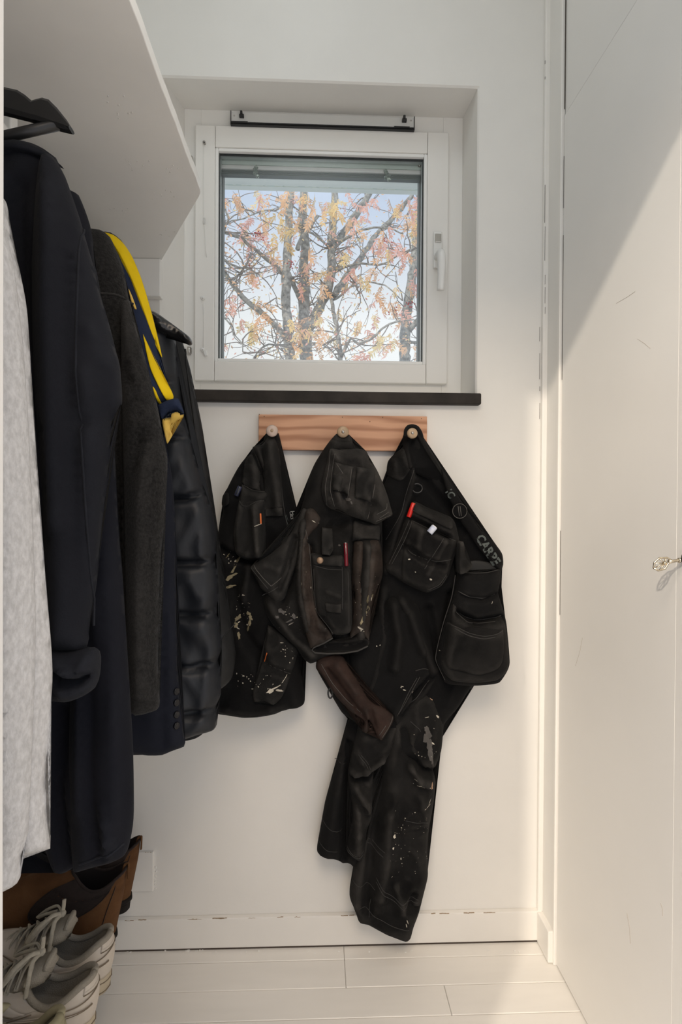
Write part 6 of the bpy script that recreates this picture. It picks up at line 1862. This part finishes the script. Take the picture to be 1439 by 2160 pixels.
CLUS = [(150, 410, 'o'), (120, 430, 'o'), (340, 430, 'y'), (360, 480, 'y'), (450, 530, 'y'), (440, 420, 'o'), (530, 560, 'o'), (540, 610, 'y'), (620, 420, 'o'), (580, 410, 'o'), (660, 430, 'o'), (620, 560, 'o'), (770, 420, 'y'), (740, 440, 'y'), (800, 470, 'y'), (800, 550, 'y'), (870, 430, 'p'),
        (970, 540, 'p'), (1000, 520, 'p'), (1040, 460, 'p'), (860, 600, 'o'), (930, 590, 'o'), (1230, 450, 'o'), (1200, 490, 'o'), (1300, 480, 'y'), (1320, 520, 'y'), (1250, 590, 'o'), (1300, 600, 'y'), (1110, 660, 'p'), (1140, 700, 'p'), (1090, 720, 'p'), (1130, 770, 'o'), (1200, 750, 'p'), (1220, 780, 'p'),
        (1290, 840, 'p'), (1300, 930, 'p'), (1280, 980, 'p'), (240, 560, 'p'), (250, 600, 'p'), (330, 600, 'o'), (400, 650, 'p'), (320, 670, 'p'), (285, 890, 'o'), (280, 930, 'o'), (330, 1080, 'o'), (300, 1090, 'o'), (360, 1160, 'o'), (160, 1070, 'p'), (140, 1080, 'p'), (270, 1210, 'y'), (290, 1280, 'y'),
        (630, 760, 'o'), (640, 830, 'o'), (710, 900, 'o'), (730, 960, 'o'), (720, 1010, 'o'), (810, 770, 'o'), (850, 790, 'y'), (600, 1240, 'y'), (640, 1250, 'y'), (690, 1130, 'y'), (680, 1160, 'o'), (570, 1370, 'y'), (590, 1170, 'o'), (940, 890, 'y'), (980, 940, 'y'), (1060, 900, 'o'), (1080, 1020, 'o'), (1080, 1070, 'o'),
        (1170, 1080, 'o'), (1190, 1120, 'o'), (1220, 1160, 'p'), (1240, 1210, 'o'), (1080, 1300, 'y'), (1090, 1350, 'y'), (1150, 1280, 'y'), (1170, 1330, 'o'), (750, 1240, 'o'), (760, 1290, 'y'), (980, 1200, 'o'), (410, 830, 'o'), (440, 690, 'y'), (450, 600, 'y'), (690, 490, 'o'), (950, 1410, 'p'), (1010, 1410, 'p'), (1310, 1380, 'o'), (690, 1400, 'o'), (1000, 1250, 'p'), (230, 1230, 'y'), (250, 700, 'p'), (1310, 690, 'o'), (1330, 430, 'y'), (440, 800, 'o'), (500, 1200, 'y'), (1050, 1140, 'o'), (560, 430, 'p'), (500, 400, 'o')]
r = random.Random(31)
nleaf = [0, 0]
def add_leaf(t, kind, loc, sc):
    me = r.choice(LM[kind])
    o = bpy.data.objects.new('leaf', me)
    COL.objects.link(o)
    o.parent = TREES[t]
    o.location = Vector(loc) - BASE[TREES[t]]
    o.rotation_euler = (r.uniform(-0.6, 0.5), r.uniform(-0.9, 0.9), r.uniform(0, 2 * PI))
    o.scale = (sc, sc, sc)
    nleaf[t] += 1
for (x, y, k) in CLUS:
    for i in range(r.choice((2, 3, 3))):
        Y = r.uniform(2.35, 3.3)
        px, py = C4(x + r.gauss(0, 22), y + r.gauss(0, 20) - 22)
        kk = k if r.random() < 0.75 else r.choice('oyp')
        t = 1 if (x > 1230 and r.random() < 0.4) else 0
        add_leaf(t, kk, W(px, py, Y + (1.0 if t else 0)), r.uniform(0.55, 0.90))
for (t, p) in r.sample(TIPS, 60):
    if nleaf[0] > 296:
        break
    add_leaf(t, r.choice('ooypp'), p, r.uniform(0.4, 0.65))
# scattered single leaflets still on the twigs
sl_ = {k: ([], []) for k in 'oyp'}
for (t, p) in TIPS:
    for j in range(2):
        if r.random() < 0.75:
            k = r.choice('ooyp')
            V, Fs = sl_[k]
            n = len(V)
            c = p + Vector((r.uniform(-0.05, 0.05), r.uniform(-0.03, 0.03), r.uniform(-0.05, 0.03)))
            d = Vector((r.uniform(-1, 1), r.uniform(-0.5, 0.5), r.uniform(-1, 0.3))).normalized() * r.uniform(0.018, 0.034)
            s = d.cross(Vector((r.uniform(-.3, .3), 1, 0))).normalized() * d.length * 0.2
            V.extend([tuple(c), tuple(c + d * 0.5 + s), tuple(c + d), tuple(c + d * 0.5 - s)])
            Fs.append((n, n + 1, n + 2, n + 3))
for k, nm in (('o', 'leaf_orange'), ('y', 'leaf_yellow'), ('p', 'leaf_pink')):
    o = mesh_obj('leaflets', sl_[k][0], sl_[k][1], M[nm], TREES[0], False)
    o['kind'] = 'stuff'
for (x, y) in ((530, 830), (1270, 1090), (270, 860), (310, 660), (1170, 1140), (310, 640), (1110, 690)):
    px, py = C4(x, y)
    c = W(px, py, 2.7)
    parts = []
    for j in range(14):
        q = c + Vector((r.gauss(0, 0.020), r.gauss(0, 0.015), r.gauss(0, 0.014)))
        parts.append(lathe_vf([(0.0005, -0.0055), (0.0045, -0.003), (0.0055, 0), (0.0045, 0.003), (0.0005, 0.0055)], q, (0, 0, 1), 7))
    v, f = join_vf(parts)
    mesh_obj('berry_cluster', v, f, M['berry'], TREES[0])
